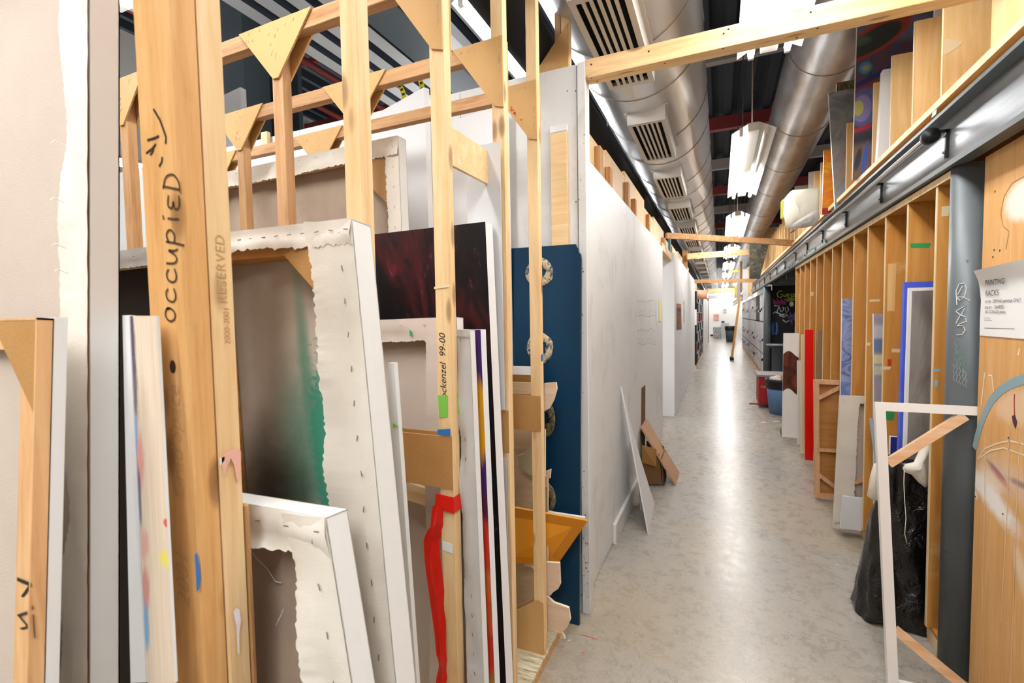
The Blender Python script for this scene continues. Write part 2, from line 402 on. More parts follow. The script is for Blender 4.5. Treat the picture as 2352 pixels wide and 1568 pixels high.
struct(box('wall_end', m_hall, None, -9, 7, 40.4, 40.5, 0, 6.6), 'white wall closing the far end of the aisle')

# partition behind the left racks: stands across, its end meets the aisle
wn = thing('wall_near_left', 'white partition behind the left racks, its stained end facing the aisle', 'building', (-3, 2.42, 0), kind='structure')
wx = [-6.2, -5.0, -3.78, -2.56, -1.34, -.665]
for i in range(5): box('panel', m_wallend if i == 4 else m_wall, wn, wx[i]+.002, wx[i+1]-.002, 2.39, 2.43, 0, 2.84)
box('corner_post', m_wallend, wn, -.66, -.617, 2.375, 2.45, 0.0, 2.84, .003)
# stains on the end of the partition
b = MB()
for k in range(60):
    z = random.uniform(.05, 2.75); x = random.gauss(-.645, .03); s = random.uniform(.001, .0035)
    if x > -.62: continue
    yy = 2.3738 if x > -.66 else 2.3888
    b.slab([(x-s, yy, z+s*random.uniform(.3, 2.4)), (x+s, yy, z+s), (x+s*.6, yy, z-s*.4), (x-s*.7, yy, z-s)], (0, .0006, 0))
tag(b.build('stains', flat('stain', '#5a4a40', .8), wn), kind='stuff')
b = MB()
for k in range(14):
    z = random.uniform(.04, .5); x = random.uniform(-.655, -.625); s = random.uniform(.0015, .005)
    b.slab([(x-s, 2.3736, z+s), (x+s, 2.3736, z+s*.6), (x+s, 2.3736, z-s*.5), (x-s*.5, 2.3736, z-s)], (0, .0006, 0))
tag(b.build('paint_spots', flat('orange_spot', '#b5552a', .7), wn), kind='stuff')

# the aisle's left wall, sheet by sheet
ys = [2.46, at(1441, 700, x=-.668).y, 6.37]
wl = thing('wall_left', 'scuffed white sheet wall along the left of the aisle', 'building', (-.72, 4.4, 0), kind='structure')
for i in range(2): box('panel', m_wall, wl, -.76, -.67, ys[i]+.003, ys[i+1]-.003, .005, 2.44, .002)
box('end_strip', m_wall, wl, -.668, -.655, 2.44, 2.475, .0, 2.44, .002)
b = MB()
for k_ in range(7):
    x0_ = 1463+6*k_
    for y0_ in (690, 755): ribbon(b, chaikin([at(x0_, y0_+random.uniform(0, 8), x=-.6692), at(x0_+6, y0_-2, x=-.6692), at(x0_+2, y0_+20, x=-.6692), at(x0_+8, y0_+28+random.uniform(-5, 10), x=-.6692), at(x0_+1, y0_+36, x=-.6692)], 2), .007, (1, 0, 0))
tag(b.build('pencil_scribble', flat('faint_pencil', '#b3b0aa', .8), wl), kind='stuff')
tag(box('baseboard_left', m_wallend, None, -.669, -.645, 3.2, 4.35, 0, .14, .003), 'short length of scuffed white baseboard behind the leaning boards', 'building', None, 'structure')
w2 = thing('wall_left', 'white sheet wall further down the aisle, past the opening', 'building', (-.68, 10.5, 0), kind='structure')
box('panel', m_wall, w2, -.72, -.63, 7.70, 10.2, .005, 2.52, .002); box('panel', m_wall, w2, -.72, -.63, 10.206, 14.1, .005, 2.52, .002)
box('end_strip', m_white, w2, -.86, -.632, 7.66, 7.697, 0, 2.52, .002)
# booth seen through the opening
wb = thing('wall_booth', 'bright white booth wall inside the opening', 'building', (-1.6, 8, 0), kind='structure')
box('panel', m_white, wb, -2.6, -.86, 7.66, 7.70, 0, 2.5); box('panel', m_white, wb, -2.6, -2.55, 2.5, 7.6, 0, 2.5)
box('lintel', m_pine['y'], wl, -.76, -.67, 6.38, 7.64, 2.40, 2.5, .003)
struct(box('wall_right', m_hall, None, 2.35, 2.42, -3, 40, 0, 3.4), 'back wall behind the right hand racks')
# plywood and studs above the left wall
tr = thing('trim_1', 'plywood strip with pine studs above the left aisle wall', 'building', (-.78, 6, 2.44), kind='structure')
yy = 2.46
for i, L in enumerate([1.1, .75, 1.2, .8, 1.22, 1.2, 1.4, 1.3, 1.2, 1.2]):
    box('plywood_strip', m_ply_pale, tr, -.80, -.775, yy+.004, yy+L-.004, 2.42, 2.80+.05*((i*37) % 5-2)/2); yy += L
for px, h in ((1395, .27), (1416, .22), (1455, .3), (1470, .24), (1500, .28), (1532, .25), (1549, .28)):
    y = at(px, 500, x=-.70).y
    box('stud', m_brown['z'] if px % 2 else m_stripe['z'], tr, -.773, -.735, y-.045, y+.045, 2.442, 2.442+h, .002)
box('stud', flat('teal_stick', '#6a9a98', .6), tr, -.733, -.70, 7.75, 7.83, 2.522, 2.80)
ys_ = at(1578, 589, x=-.63).y; box('stud', m_brown['z'], tr, -.72, -.62, ys_-.05, ys_+.05, 2.522, 2.92, .002)
# cross timbers over the aisle
t = thing('cross_beam', 'thick pale pine beam crossing the aisle overhead', 'beam', (.2, 2.42, 2.76), kind='structure')
box('timber', m_pine['x'], t, -.617, 1.02, 2.376, 2.414, 2.755, 2.845, .002)
box('timber', m_pine['x'], t, -.617, 1.02, 2.416, 2.454, 2.755, 2.845, .002)
b = MB()
for px, py in ((1358, 148), (1490, 118), (1662, 77), (1673, 67), (1862, 28)):
    p = at(px, py, y=2.3755); b.slab([p+V((-.004, 0, .004)), p+V((.004, 0, .004)), p+V((.004, 0, -.004)), p+V((-.004, 0, -.004))], (0, .0008, 0))
for x, y in ((-.59, 2.39), (-.24, 2.40), (.01, 2.385), (.3, 2.43), (.37, 2.39), (-.57, 2.43)):
    b.slab([(x-.004, y-.004, 2.7546), (x+.004, y-.004, 2.7546), (x+.004, y+.004, 2.7546), (x-.004, y+.004, 2.7546)], (0, 0, .0008))
tag(b.build('nail_holes', m_ink, t), kind='stuff')
def cross(label, a, b_, mat, w=.04, h=.09):
    t = beam('cross_timber', mat, None, a, b_, w, h); tag(t, label, 'timber')
cross('reddish timber spanning the aisle above the opening in the wall', (-.65, 6.62, 2.62), at(1821, 558, x=.93), m_brown['x'], .05, .075)
cross('pale timber spanning the aisle just behind the reddish one', at(1578, 589, x=-.62), at(1766, 575, x=.945), m_pine['x'], .04, .12)
cross('thin timber spanning the aisle in front of the dark lockers', at(1592, 646, y=13.9), at(1735, 644, y=14.2), m_brown['x'], .04, .1)
cross('far pale timber spanning the aisle below the last lights', at(1625, 668, y=22), at(1686, 666, y=22), m_pine['x'], .04, .18)

# steelwork seen through the left rack
cb = thing('roof_beam', 'grey steel roof beam with a pale edge above the left racks', 'beam', (-2.6, 5, 4.2), kind='structure')
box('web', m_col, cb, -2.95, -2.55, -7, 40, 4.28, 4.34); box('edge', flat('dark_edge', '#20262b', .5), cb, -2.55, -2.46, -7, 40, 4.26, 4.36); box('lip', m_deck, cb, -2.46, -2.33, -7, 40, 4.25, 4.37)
cl = thing('steel_column', 'dark slate steel column behind the left racks', 'column', (-5, 4.0, 0), kind='structure')
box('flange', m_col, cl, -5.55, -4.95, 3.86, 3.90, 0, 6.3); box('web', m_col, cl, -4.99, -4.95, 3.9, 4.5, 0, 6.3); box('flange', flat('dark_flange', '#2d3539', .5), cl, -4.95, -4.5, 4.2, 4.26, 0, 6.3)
jo = thing('roof_joist', 'red oxide bar joist under the high roof deck', 'joist', (-5, 6, 6), kind='structure')
for y in (5.6, 8.6):
    beam('chord', m_redpipe, jo, (-9, y, 6.15), (-4.4, y, 6.15), .12, .14)
    for k in range(5): beam('web_rod', m_redpipe, jo, (-8.6+.9*k, y, 6.1), (-8.15+.9*k, y, 5.55), .04, .04); beam('web_rod', m_redpipe, jo, (-8.15+.9*k, y, 5.55), (-7.7+.9*k, y, 6.1), .04, .04)
    beam('chord', m_redpipe, jo, (-9, y, 5.52), (-4.4, y, 5.52), .07, .07)
for i, x in enumerate((-6.5, -5.4)):
    o = tube('sprinkler_pipe', m_redpipe, None, [(x, -4, 5.35-.1*i), (x, 30, 5.35-.1*i)], .045, 10); tag(o, ['red sprinkler pipe running high over the left racks, further from the aisle', 'red sprinkler pipe running high over the left racks, nearer the aisle'][i], 'pipe')
for k, y in enumerate((4.4, 6.9, 9.4, 11.9, 14.4, 17.0, 20)):
    o = box('roof_girder', m_redpipe if k % 2 == 0 else flat('tan_girder', '#8f8478', .5), None, -.35, 3.6, y, y+.12, 4.86, 5.08); tag(o, 'roof girder above the gap between the two ducts, %s from the camera' % ordn[k], 'girder', None, 'structure')
# black pipe along the left wall
bp = thing('black_pipe', 'black insulated pipe running above the left aisle wall', 'pipe', (-.98, 10, 3))
tube('pipe', Mat('black_insulation', .7).color('#0e0e10').m, bp, [(-.94, -4, 3.05), (-.94, 38, 3.05)], .115, 16)
for y in (3.4, 4.9, 6.6, 8.4): tube('hanger', m_steel, bp, [(-1.05, y, 3.05), (-1.05, y, 5.1)], .004, 5)
# yellow and black hazard tape loops under the deck
for i, (px, py) in enumerate(((905, 225), (945, 200), (985, 195), (1002, 215))):
    p = at(px, py, y=3.2); b = MB()
    pts = [p+V((.10*math.sin(a), .0, .16*math.cos(a)-.05)) for a in [(.2+.28*k) for k in range(8)]]
    for k in range(7):
        a, c_ = pts[k], pts[k+1]; b.slab([a+V((-.022, 0, .0)), a+V((.022, 0, 0)), c_+V((.022, 0, 0)), c_+V((-.022, 0, 0))], (0, .002, 0), 0)
        mid = (a+c_)/2; b.slab([mid+V((-.012, -.001, .01)), mid+V((.012, -.001, .01)), mid+V((.012, -.001, -.008)), mid+V((-.012, -.001, -.008))], (0, .0006, 0), 1)
    tag(b.build('hazard_tape', None, mats=[flat('hazard_yellow', '#e3d41c', .5), m_black]), 'curl of yellow and black tape hanging behind the rack, %s from the left' % ordn[i].replace('nearest', 'first'), 'tape', 'curls of hazard tape')

# ------------------------------------------------------------------ ducts
def duct(label, cx, cz, R, mat, y0, y1, seams):
    t = thing('air_duct', label, 'duct', (cx, y0, cz))
    n = 48; vs = []; fs = []; rows = [y0+(y1-y0)*k/24 for k in range(25)]
    for y in rows:
        for k in range(n):
            w = 2*math.pi*k/n; vs.append((cx+R*math.cos(w), y, cz+R*math.sin(w)))
    for i in range(24):
        for k in range(n): fs.append((i*n+k, i*n+(k+1) % n, (i+1)*n+(k+1) % n, (i+1)*n+k))
    mesh('duct_shell', vs, fs, mat, t, True)
    for y in seams: tube('seam', m_steel, t, [(cx+(R+.002)*math.cos(w*math.pi/20), y, cz+(R+.002)*math.sin(w*math.pi/20)) for w in range(41)], .004, 5)
    return t
dz, dxc, dR = 3.50, -.534, .43
d1 = duct('large shiny duct with a row of grilles above the left of the aisle', dxc, dz, dR, m_duct, -3, 39, [1.3+1.54*k+d for k in range(13) for d in (0, .62)])
def vent(y):
    x0, x1, z0 = -.640, -.368, 3.0
    b = MB(); zt = z0+.13
    b.box(x0, x1, y, y+.012, z0, zt); b.box(x0, x1, y+.918, y+.93, z0, zt); b.box(x0, x0+.012, y+.012, y+.918, z0, zt); b.box(x1-.012, x1, y+.012, y+.918, z0, zt)
    b.box(x0, x0+.03, y, y+.93, z0-.008, z0-.0005); b.box(x1-.03, x1, y, y+.93, z0-.008, z0-.0005); b.box(x0+.03, x1-.03, y, y+.04, z0-.008, z0-.0005); b.box(x0+.03, x1-.03, y+.89, y+.93, z0-.008, z0-.0005)
    vt = b.build('vent_box', m_grille, d1)
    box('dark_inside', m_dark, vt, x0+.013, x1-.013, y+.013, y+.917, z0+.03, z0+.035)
    for k in range(5):
        xx = x0+.03+(x1-x0-.06)*(k+1)/6
        box('louvre', m_grille, vt, xx-.0085, xx+.0085, y+.04, y+.89, z0-.007, z0+.0)
    # flange lying on the round of the duct
    c0 = V((dxc, y+.465, dz))
    for xx, sg_ in ((x0, -1), (x1, 1)):
        zz = dz-math.sqrt(dR*dR-(xx-dxc)**2); box('flange', m_grille, vt, min(xx, xx+sg_*.022), max(xx, xx+sg_*.022), y-.01, y+.94, zz-.012, zz-.004)
    return vt
for k in range(18): vent(2.14+1.54*k)
duct('higher brown reflecting duct above the right of the aisle', .92, 4.05, .34, m_duct2, -3, 39, [2.5, 3.6, 5.2, 6.8, 8.4, 10, 12, 14, 16])

# ================================================================== LEFT RACK FRAMES
RX = -.717     # plane of the posts along the aisle
def rack_frame(label, y, mids, ztop, xback, gfront=True, board=True, brail=m_brown, foot=False, post=True, post_top=None):
    t = thing('canvas_rack', label, 'rack frame', (RX-.02, y+.02, .05))
    pz = post_top or ztop+.9
    box('front_post', m_pine['z'], t, RX-.048, RX, y, y+.038, .05, pz, .002)
    box('top_rail', brail['x'], t, xback, RX-.0485, y+.0005, y+.0375, ztop-.055, ztop, .002)
    def gusset(xc, hw, dz, one=None):
        for s, yy in ((0, y-.0065), (1, y+.0385)):
            pts = [(xc-hw, yy, ztop-.002), (xc+hw, yy, ztop+.002), (xc+.012, yy, ztop-dz), (xc-.012, yy, ztop-dz)]
            if one == 'front': pts = [(RX-.205, yy, ztop), (RX+.0, yy, ztop+.006), (RX+.0, yy, ztop-.245), (RX-.036, yy, ztop-.235)]
            g = slab('gusset', m_mdf, t, pts, (0, .006, 0))
            if s == 0:
                b = MB()
                for k in range(16):
                    u = random.random()
                    if k < 9: p = V((xc-hw*.85+hw*1.7*u, yy, ztop-.012-random.uniform(0, .03)))
                    else: p = V((xc-.02+.03*random.random(), yy, ztop-.04-(dz-.06)*u))
                    if one == 'front': p = V((RX-.18+.17*u, yy, ztop-.02)) if k < 7 else V((RX-.012, yy, ztop-.03-.18*u))
                    b.slab([p+V((-.003, -.0006, -.004)), p+V((-.0024, -.0006, -.005)), p+V((.003, -.0006, .004)), p+V((.0024, -.0006, .005))], (0, .0006, 0))
                tag(b.build('staples', m_steel, g), kind='stuff')
    if gfront: gusset(RX-.1, .1, .24, 'front')
    for xc, zb in mids:
        box('middle_post', brail['z'], t, xc-.024, xc+.024, y, y+.038, zb, ztop-.0555, .002)
        gusset(xc, .168, .185)
    if board:
        for s, yy in ((0, y-.0065), (1, y+.0385)):
            slab('stretcher_board', m_hard, t, [(xback, yy, 1.225), (RX-.002, yy, 1.225), (RX-.002, yy, 1.07), (xback, yy, 1.07)], (0, .006, 0))
    if foot:
        for s, yy in ((0, y-.0065), (1, y+.0385)):
            slab('foot_gusset', m_mdf, t, [(RX-.03, yy, .30), (RX-.002, yy, .29), (RX-.002, yy, .05), (RX-.20, yy, .05), (RX-.20, yy, .18)], (0, .006, 0))
    return t
fb = thing('timber_upright', 'pale pine rack post just right of the green stained canvas', 'post', (RX-.02, .85, .05))
box('post', m_pine['z'], fb, RX-.048, RX, .835, .873, .05, 3.4, .002)
fC = rack_frame('timber rack frame with handwriting and a red tape tail on its front post', 1.19, [(-1.368, .05), (-2.25, .05)], 2.572, -2.4)
fD = rack_frame('timber rack frame, second from the white partition', 1.60, [(-1.40, .05), (-2.10, .05)], 2.575, -2.6)
fE = rack_frame('timber rack frame nearest the white partition, beside the blue panel', 1.945, [(-1.95, .05), (-2.75, .05)], 2.573, -3.4, foot=True)
# post with gusset above the partition
fF = thing('timber_upright', 'pine post with a fibreboard gusset rising above the white partition', 'post', (-.735, 2.46, 2.3))
box('post', m_pine['z'], fF, -.765, -.72, 2.452, 2.49, 2.2, 3.6, .002)
slab('gusset', m_mdf, fF, [(-.725, 2.445, 3.09), (-.725, 2.445, 2.83), (-.95, 2.445, 2.83)], (0, .006, 0))
box('rail', m_brown['x'], fF, -2.2, -.77, 2.452, 2.49, 2.842, 2.875, .002)
# a brown post piece hanging with it
box('hanging_block', m_brown['z'], fF, -.80, -.768, 2.453, 2.485, 2.96, 3.3, .002)

# plywood strip joining two posts, upper level
t = thing('plywood_strip', 'pale plywood strip nailed between two left rack posts', 'board', (-.77, 1.4, 2.1))
p0 = at(1050, 300, x=-.772); p1 = at(1150, 366, x=-.772); q0 = at(1050, 385, x=-.772); q1 = at(1150, 437, x=-.772)
a0 = p0+(p0-p1)*.22; c0 = q0+(q0-q1)*.22
slab('board', m_ply_pale, t, [a0, p1, q1, c0], (-.012, 0, 0))
# --- marks and tapes on the front post of frame C
text('handwriting', 'ockenzel  99-00', .030, m_ink, fC, (RX-.017, 1.1893, 1.335), (0, 0, 1), (-1, 0, 0), .25)
tag(slab('green_tape', m_greentape, fC, [(RX-.046, 1.1885, 1.345), (RX-.012, 1.1885, 1.345), (RX-.014, 1.1885, 1.283), (RX-.044, 1.1885, 1.278)], (0, .001, 0)), 'lime green tape')
tag(slab('green_tape', m_greentape, fC, [(RX+.001, 1.222, 1.35), (RX+.026, 1.235, 1.30), (RX+.024, 1.235, 1.285), (RX+.001, 1.222, 1.285)], (0, .001, 0)), 'lime green tape')
tag(slab('blue_tape', m_bluetape, fC, [(RX-.047, 1.1815, 1.244), (RX-.003, 1.1815, 1.25), (RX-.003, 1.1815, 1.228), (RX-.046, 1.1815, 1.228)], (0, .001, 0)), 'blue tape')
b = MB()
b.slab([(RX-.058, 1.182, 1.05), (RX+.002, 1.182, 1.046), (RX+.002, 1.182, .998), (RX-.064, 1.182, 1.002)], (0, .002, 0))
b.slab([(RX+.002, 1.182, 1.046), (RX+.003, 1.23, 1.046), (RX+.003, 1.23, .998), (RX+.002, 1.182, .998)], (.001, 0, 0))
wr = [(RX-.052, 1.01, .030), (RX-.060, .95, .034), (RX-.080, .90, .044), (RX-.076, .84, .048), (RX-.066, .74, .044), (RX-.058, .64, .034), (RX-.053, .55, .028), (RX-.050, .52, .020), (RX-.056, .47, .028), (RX-.062, .425, .030), (RX-.066, .405, .012)]
vs = []; fs = []
for i in range(61):
    f = i/60*(len(wr)-1); k = min(int(f), len(wr)-2); g = f-k; (xa, za, wa), (xb, zb, wb_) = wr[k], wr[k+1]; x_, z_, w_ = xa+(xb-xa)*g, za+(zb-za)*g, (wa+(wb_-wa)*g)*1.15
    for j in range(5):
        h = j/4-.5; yy_ = 1.1795+.012*abs(h)*1.4-.004*math.sin(f*2.2+h*3)
        vs.append((x_+w_*h, min(yy_, 1.1805+.004*j), z_+.004*math.sin(f*5+j)))
n5 = len(vs); vs += [(a_, b_+.001, c_) for a_, b_, c_ in vs]
for i in range(60):
    for j in range(4):
        a_ = i*5+j; fs += [(a_, a_+1, a_+6, a_+5), (n5+a_, n5+a_+5, n5+a_+6, n5+a_+1)]
b.add(vs, fs)
tag(b.build('red_tape', m_redtape, fC), 'glossy red tape with a long torn tail')
slab('paper_scrap', m_white, fC, [(RX-.043, 1.188, .905), (RX-.008, 1.188, .90), (RX-.008, 1.188, .872), (RX-.043, 1.188, .878)], (0, .001, 0))
tag(slab('masking_tape', m_masktape, fC, [(RX-.05, 1.188, 1.665), (RX+.002, 1.188, 1.67), (RX+.002, 1.188, 1.662), (RX-.05, 1.188, 1.658)], (0, .001, 0)), 'torn strip of masking tape')
tag(slab('masking_tape', m_masktape, fD, [(RX-.046, 1.5985, 1.815), (RX-.014, 1.5985, 1.815), (RX-.014, 1.5985, 1.79), (RX-.046, 1.5985, 1.79)], (0, .001, 0)), 'small piece of masking tape')
tag(slab('blue_tape', m_bluetape, fE, [(RX+.0005, 1.95, 1.405), (RX+.0005, 1.972, 1.41), (RX+.0005, 1.972, 1.38), (RX+.0005, 1.95, 1.378)], (.001, 0, 0)), 'blue tape')
b = MB()
for k in range(9):
    p = V((RX-.11+random.gauss(0, .014), 1.9378, 2.46+random.gauss(0, .02))); s = random.uniform(.002, .007)
    b.slab([p+V((-s, 0, s)), p+V((s, 0, s*.7)), p+V((s*.6, 0, -s)), p+V((-s*.7, 0, -s*.8))], (0, .0006, 0))
tag(b.build('red_paint_spots', flat('red_spot', '#d0552c', .6), fE), kind='stuff')

# --- doubled post in the foreground
A = thing('doubled_post', 'doubled pine two by four with the word occupied, close to the camera', 'post', (-.76, .485, 0))
box('timber', m_pine_old['z'], A, -.806, RX, .447, .4845, .0, 3.0, .003)
box('timber', m_pine['z'], A, -.806, RX+.002, .4855, .523, .0, 3.0, .003)
tag(box('timber', m_brown['z'], A, -.80, RX+.004, .5235, .532, .0, 1.27, .002), 'thin reddish packing strip')
def on_y(px, py, y): return at(px, py, y=y)
o1 = on_y(380, 745, .4463); o2 = on_y(388, 480, .4463)
GL = {'o': [[(.9, .5), (.75, .95), (.3, .95), (.05, .5), (.3, .05), (.7, .05), (.92, .5), (.8, .9)]], 'c': [[(.85, .75), (.6, 1), (.15, .8), (.1, .2), (.5, 0), (.95, .25)]], 'u': [[(0, 1), (.05, .3), (.3, 0), (.6, .2), (.8, 1), (.8, .3), (.95, 0)]],
      'p': [[(.1, 1.1), (.1, .3), (.05, -.6)], [(.08, .8), (.5, 1.15), (.9, .8), (.6, .3), (.1, .35)]], 'i': [[(.3, 1), (.3, .5), (.35, 0)], [(.2, 1.35), (.45, 1.45)]], 'e': [[(.9, 1.0), (.2, 1.05), (.15, .55), (.7, .55), (.15, .5), (.15, .0), (.95, .05)]], 'd': [[(.1, 0), (.15, .7), (.2, 1.5)], [(.05, 1.5), (.8, 1.35), (1.0, .6), (.5, .05), (.0, 0)]]}
b = MB(); dirv = (o2-o1); Lw = dirv.length; dirv = dirv.normalized(); lu = V((-1, 0, 0)); adv = 0
for ch in 'occupied':
    sz = .026
    for st_ in GL[ch]: ribbon(b, chaikin([o1+V((.024, -.0004, 0))+dirv*(adv+x_*sz*.95+y_*sz*.18)+lu*(y_*sz) for x_, y_ in st_]), .0030, (0, -1, 0))
    adv += sz*(1.12 if ch != 'i' else .72)
b.build('handwriting', flat('brown_ink', '#4a3726', .8), A)
b = MB()
for px, py, qx, qy in ((335, 352, 358, 330), (345, 356, 352, 335), (338, 322, 365, 312), (352, 250, 376, 300), (376, 300, 380, 330), (365, 382, 372, 360)):
    ribbon(b, [on_y(px, py, .4462), on_y((px+qx)/2+3, (py+qy)/2, .4462), on_y(qx, qy, .4462)], .0035, (0, -1, 0))
b.build('arrow_marks', m_ink, A)
text('pencil_writing', 'RESERVED', .022, m_pencil, A, (RX+.0026, .510, 1.60), (0, 0, 1), (0, -1, 0), .1, 1.1)
text('pencil_writing', '2000-2001', .014, m_pencil, A, (RX+.0026, .512, 1.535), (0, 0, 1), (0, -1, 0), .1, 1.0)
text('pencil_writing', 'Grad Space', .038, m_pencil, A, (-.742, .4463, 1.30), (0, 0, 1), (-1, 0, 0), .3, 1.0)
text('pencil_writing', '2001', .045, m_pencil, A, (-.742, .4463, 1.13), (0, 0, 1), (-1, 0, 0), .3, 1.0)
b = MB()
def knot(p, w, h, n, u):
    n = V(n); u = V(u); z = V((0, 0, 1)); b.slab([p+u*w*math.cos(a)+z*h*math.sin(a) for a in [k*math.pi/6 for k in range(12)]], n*.0005)
knot(on_y(397, 842, .4466), .007, .010, (0, -1, 0), (1, 0, 0))
b.build('knot', flat('dark_knot', '#3c2716', .7), A)
def splash(name, colr, pts, x, parent):
    b = MB(); q = [at(px, py, x=x) for px, py in pts]; b.slab(q, (.0006, 0, 0)); return b.build(name, flat(name, colr, .5), parent)
px_ = RX+.0045
splash('pink_paint', '#e9b2a2', [(508, 1048), (525, 1034), (548, 1030), (553, 1036), (553, 1095), (546, 1110), (538, 1068), (530, 1052), (522, 1070), (512, 1092)], px_, A)
splash('white_paint', '#f3e9ee', [(536, 1405), (543, 1396), (550, 1400), (553, 1425), (549, 1455), (550, 1500), (546, 1500), (543, 1440)], px_, A)
splash('blue_paint', '#3f76b8', [(447, 1275), (452, 1268), (458, 1300), (461, 1325), (458, 1350), (452, 1360), (450, 1320)], RX+.0006, A)
splash('white_dab', '#efe7e0', [(504, 1052), (515, 1048), (516, 1062), (505, 1068)], px_, A)

# ================================================================== CANVASES
def canvas_back(label, TL, TR, BL, depth=.04, fold=(.09, .07, .09, .07), bar=.05, m_sheet=None, m_fold=None, m_side=None, m_bar=None,
                brace=.0, brace_mat=None, stap=22, jag=.006, wr=.004, seed=1, group='stretched canvases stored in the left rack', cat='canvas', name='stretched_canvas', crossbar=None, bsides=(0, 1)):
    """a stretched canvas seen from behind: sheet, four stretcher bars, four turned over edges, corner braces and staples"""
    TL, TR, BL = V(TL), V(TR), V(BL); u = (TR-TL); Wd = u.length; u = u/Wd; v_ = BL-TL; Hh = v_.length; v_ = v_/Hh; n = v_.cross(u).normalized()
    P = lambda a, b_, c_: TL+u*a+v_*b_+n*c_
    base = P(Wd/2, Hh, -depth/2)
    t = thing(name, label, cat, base, group)
    b = MB(); e = .003
    b.slab([P(0, 0, -depth+.002), P(Wd, 0, -depth+.002), P(Wd, Hh, -depth+.002), P(0, Hh, -depth+.002)], n*-.002)
    b.build('canvas', m_sheet or m_linen, t)
    b = MB()
    for q in ([(0, 0), (Wd, 0)], [(Wd, 0), (Wd, Hh)], [(Wd, Hh), (0, Hh)], [(0, Hh), (0, 0)]):
        (a0, b0), (a1, b1) = q; mid = V((Wd/2-(a0+a1)/2, Hh/2-(b0+b1)/2)).normalized()*e
        b.slab([P(a0, b0, -depth), P(a1, b1, -depth), P(a1, b1, .001), P(a0, b0, .001)], u*mid.x+v_*mid.y)
    b.build('canvas_side', m_side or m_gesso, t)
    mb = m_bar or m_frame
    for (a0, a1, b0, b1) in ((e, Wd-e, e, bar), (e, Wd-e, Hh-bar, Hh-e), (e, bar, bar, Hh-bar), (Wd-bar, Wd-e, bar, Hh-bar)):
        slab('stretcher_bar', mb, t, [P(a0, b0, -.001), P(a1, b0, -.001), P(a1, b1, -.001), P(a0, b1, -.001)], n*-(depth-.006))
    if crossbar:
        for cb_ in crossbar:
            (a0, b0, a1, b1, w) = cb_; d = V((a1-a0, b1-b0)).normalized(); s = V((-d.y, d.x))*w/2
            slab('cross_bar', mb, t, [P(a0-s.x, b0-s.y, -.008), P(a1-s.x, b1-s.y, -.008), P(a1+s.x, b1+s.y, -.008), P(a0+s.x, b0+s.y, -.008)], n*-.014)
    if brace:
        for sx, sy in ((0, 0), (1, 0), (0, 1), (1, 1)):
            if sx not in bsides: continue
            cx_ = e if sx == 0 else Wd-e; cy_ = e if sy == 0 else Hh-e; dx = brace if sx == 0 else -brace; dy = brace if sy == 0 else -brace
            slab('corner_brace', brace_mat or m_hard, t, [P(cx_, cy_, .0006), P(cx_+dx, cy_, .0006), P(cx_, cy_+dy, .0006)], n*-.0035)
    mf = m_fold or m_canvas
    def flap(w, along, across0, sgn, L, off):
        k = max(24, int(L/.006)); m_ = 5; vs = []; fs = []
        for i in range(k+1):
            s = i/k*L
            ww = w*(1+.09*mnoise.noise(V((s*3.1, seed, off)))+.03*mnoise.noise(V((s*9, seed+3, off))))+jag*random.uniform(-.5, .5)
            for j in range(m_+1):
                f = j/m_; d = across0+sgn*ww*f
                hgt = .0055+.6*wr*f+wr*mnoise.noise(V((s*7, f*1.5+off, seed)))*2*f+.0012*mnoise.noise(V((s*30, f*4, seed)))
                hgt = max(.0016, hgt); vs.append(P(s, d, hgt) if along else P(d, s, hgt))
        for i in range(k):
            for j in range(m_):
                a = i*(m_+1)+j; fs.append((a, a+1, a+m_+2, a+m_+1))
        return mesh('turned_edge', vs, fs, mf, t, True)
    if fold[1]: flap(fold[1], True, -.001, 1, Wd, 1.3)
    if fold[3]: flap(fold[3], True, Hh, -1, Wd, 5.1)
    if fold[0]: flap(fold[0], False, -.001, 1, Hh, 2.7)
    if fold[2]: flap(fold[2], False, Wd+.001, -1, Hh, 7.7)
    if stap:
        b = MB()
        def st(a, c_, ang):
            dx, dy = .0055*math.cos(ang), .0055*math.sin(ang); ox, oy = -.0008*math.sin(ang), .0008*math.cos(ang)
            b.slab([P(a-dx-ox, c_-dy-oy, .0125), P(a+dx-ox, c_+dy-oy, .0125), P(a+dx+ox, c_+dy+oy, .0125), P(a-dx+ox, c_-dy+oy, .0125)], n*-.001)
        for k in range(stap):
            s = (k+.5)/stap
            st(Wd-.028+random.uniform(-.002, .002), s*Hh, math.pi/2+random.uniform(-.3, .3)); st(.028, s*Hh, math.pi/2+random.uniform(-.2, .2))
            if k % 2: st(s*Wd, .022, random.uniform(-.2, .2)); st(s*Wd, Hh-.022, 0)
        tag(b.build('staples', m_steel, t), kind='stuff')
    return t

# --- far left, closest to the camera
zT = 2.6
q1 = at(210, 0, x=-.845); q2 = at(210, 1568, x=-.845); TRp = ext(q1, q2, 2.35); BRp = ext(q1, q2, .12)
uu = V((-1, -.0, 0)); Wc = 1.3
fl = canvas_back('tall taupe canvas seen from behind at the far left edge', TRp+uu*Wc, TRp, BRp+uu*Wc, .036, (.1, .1, .058, .1), m_sheet=m_linen, m_fold=m_canvas, m_side=m_gesso, stap=0, jag=.004, wr=.008, seed=3)
# loose threads of that canvas
b = MB()
for px, py in ((150, 335), (148, 465), (152, 570), (158, 628)):
    a = at(px, py, x=-.862); c_ = at(px-32, py-6, x=-.865); b.tube([a, (a+c_)/2+V((0, -.004, .004)), c_], .0007, 4)
tag(b.build('loose_threads', m_canvas, fl), kind='stuff')
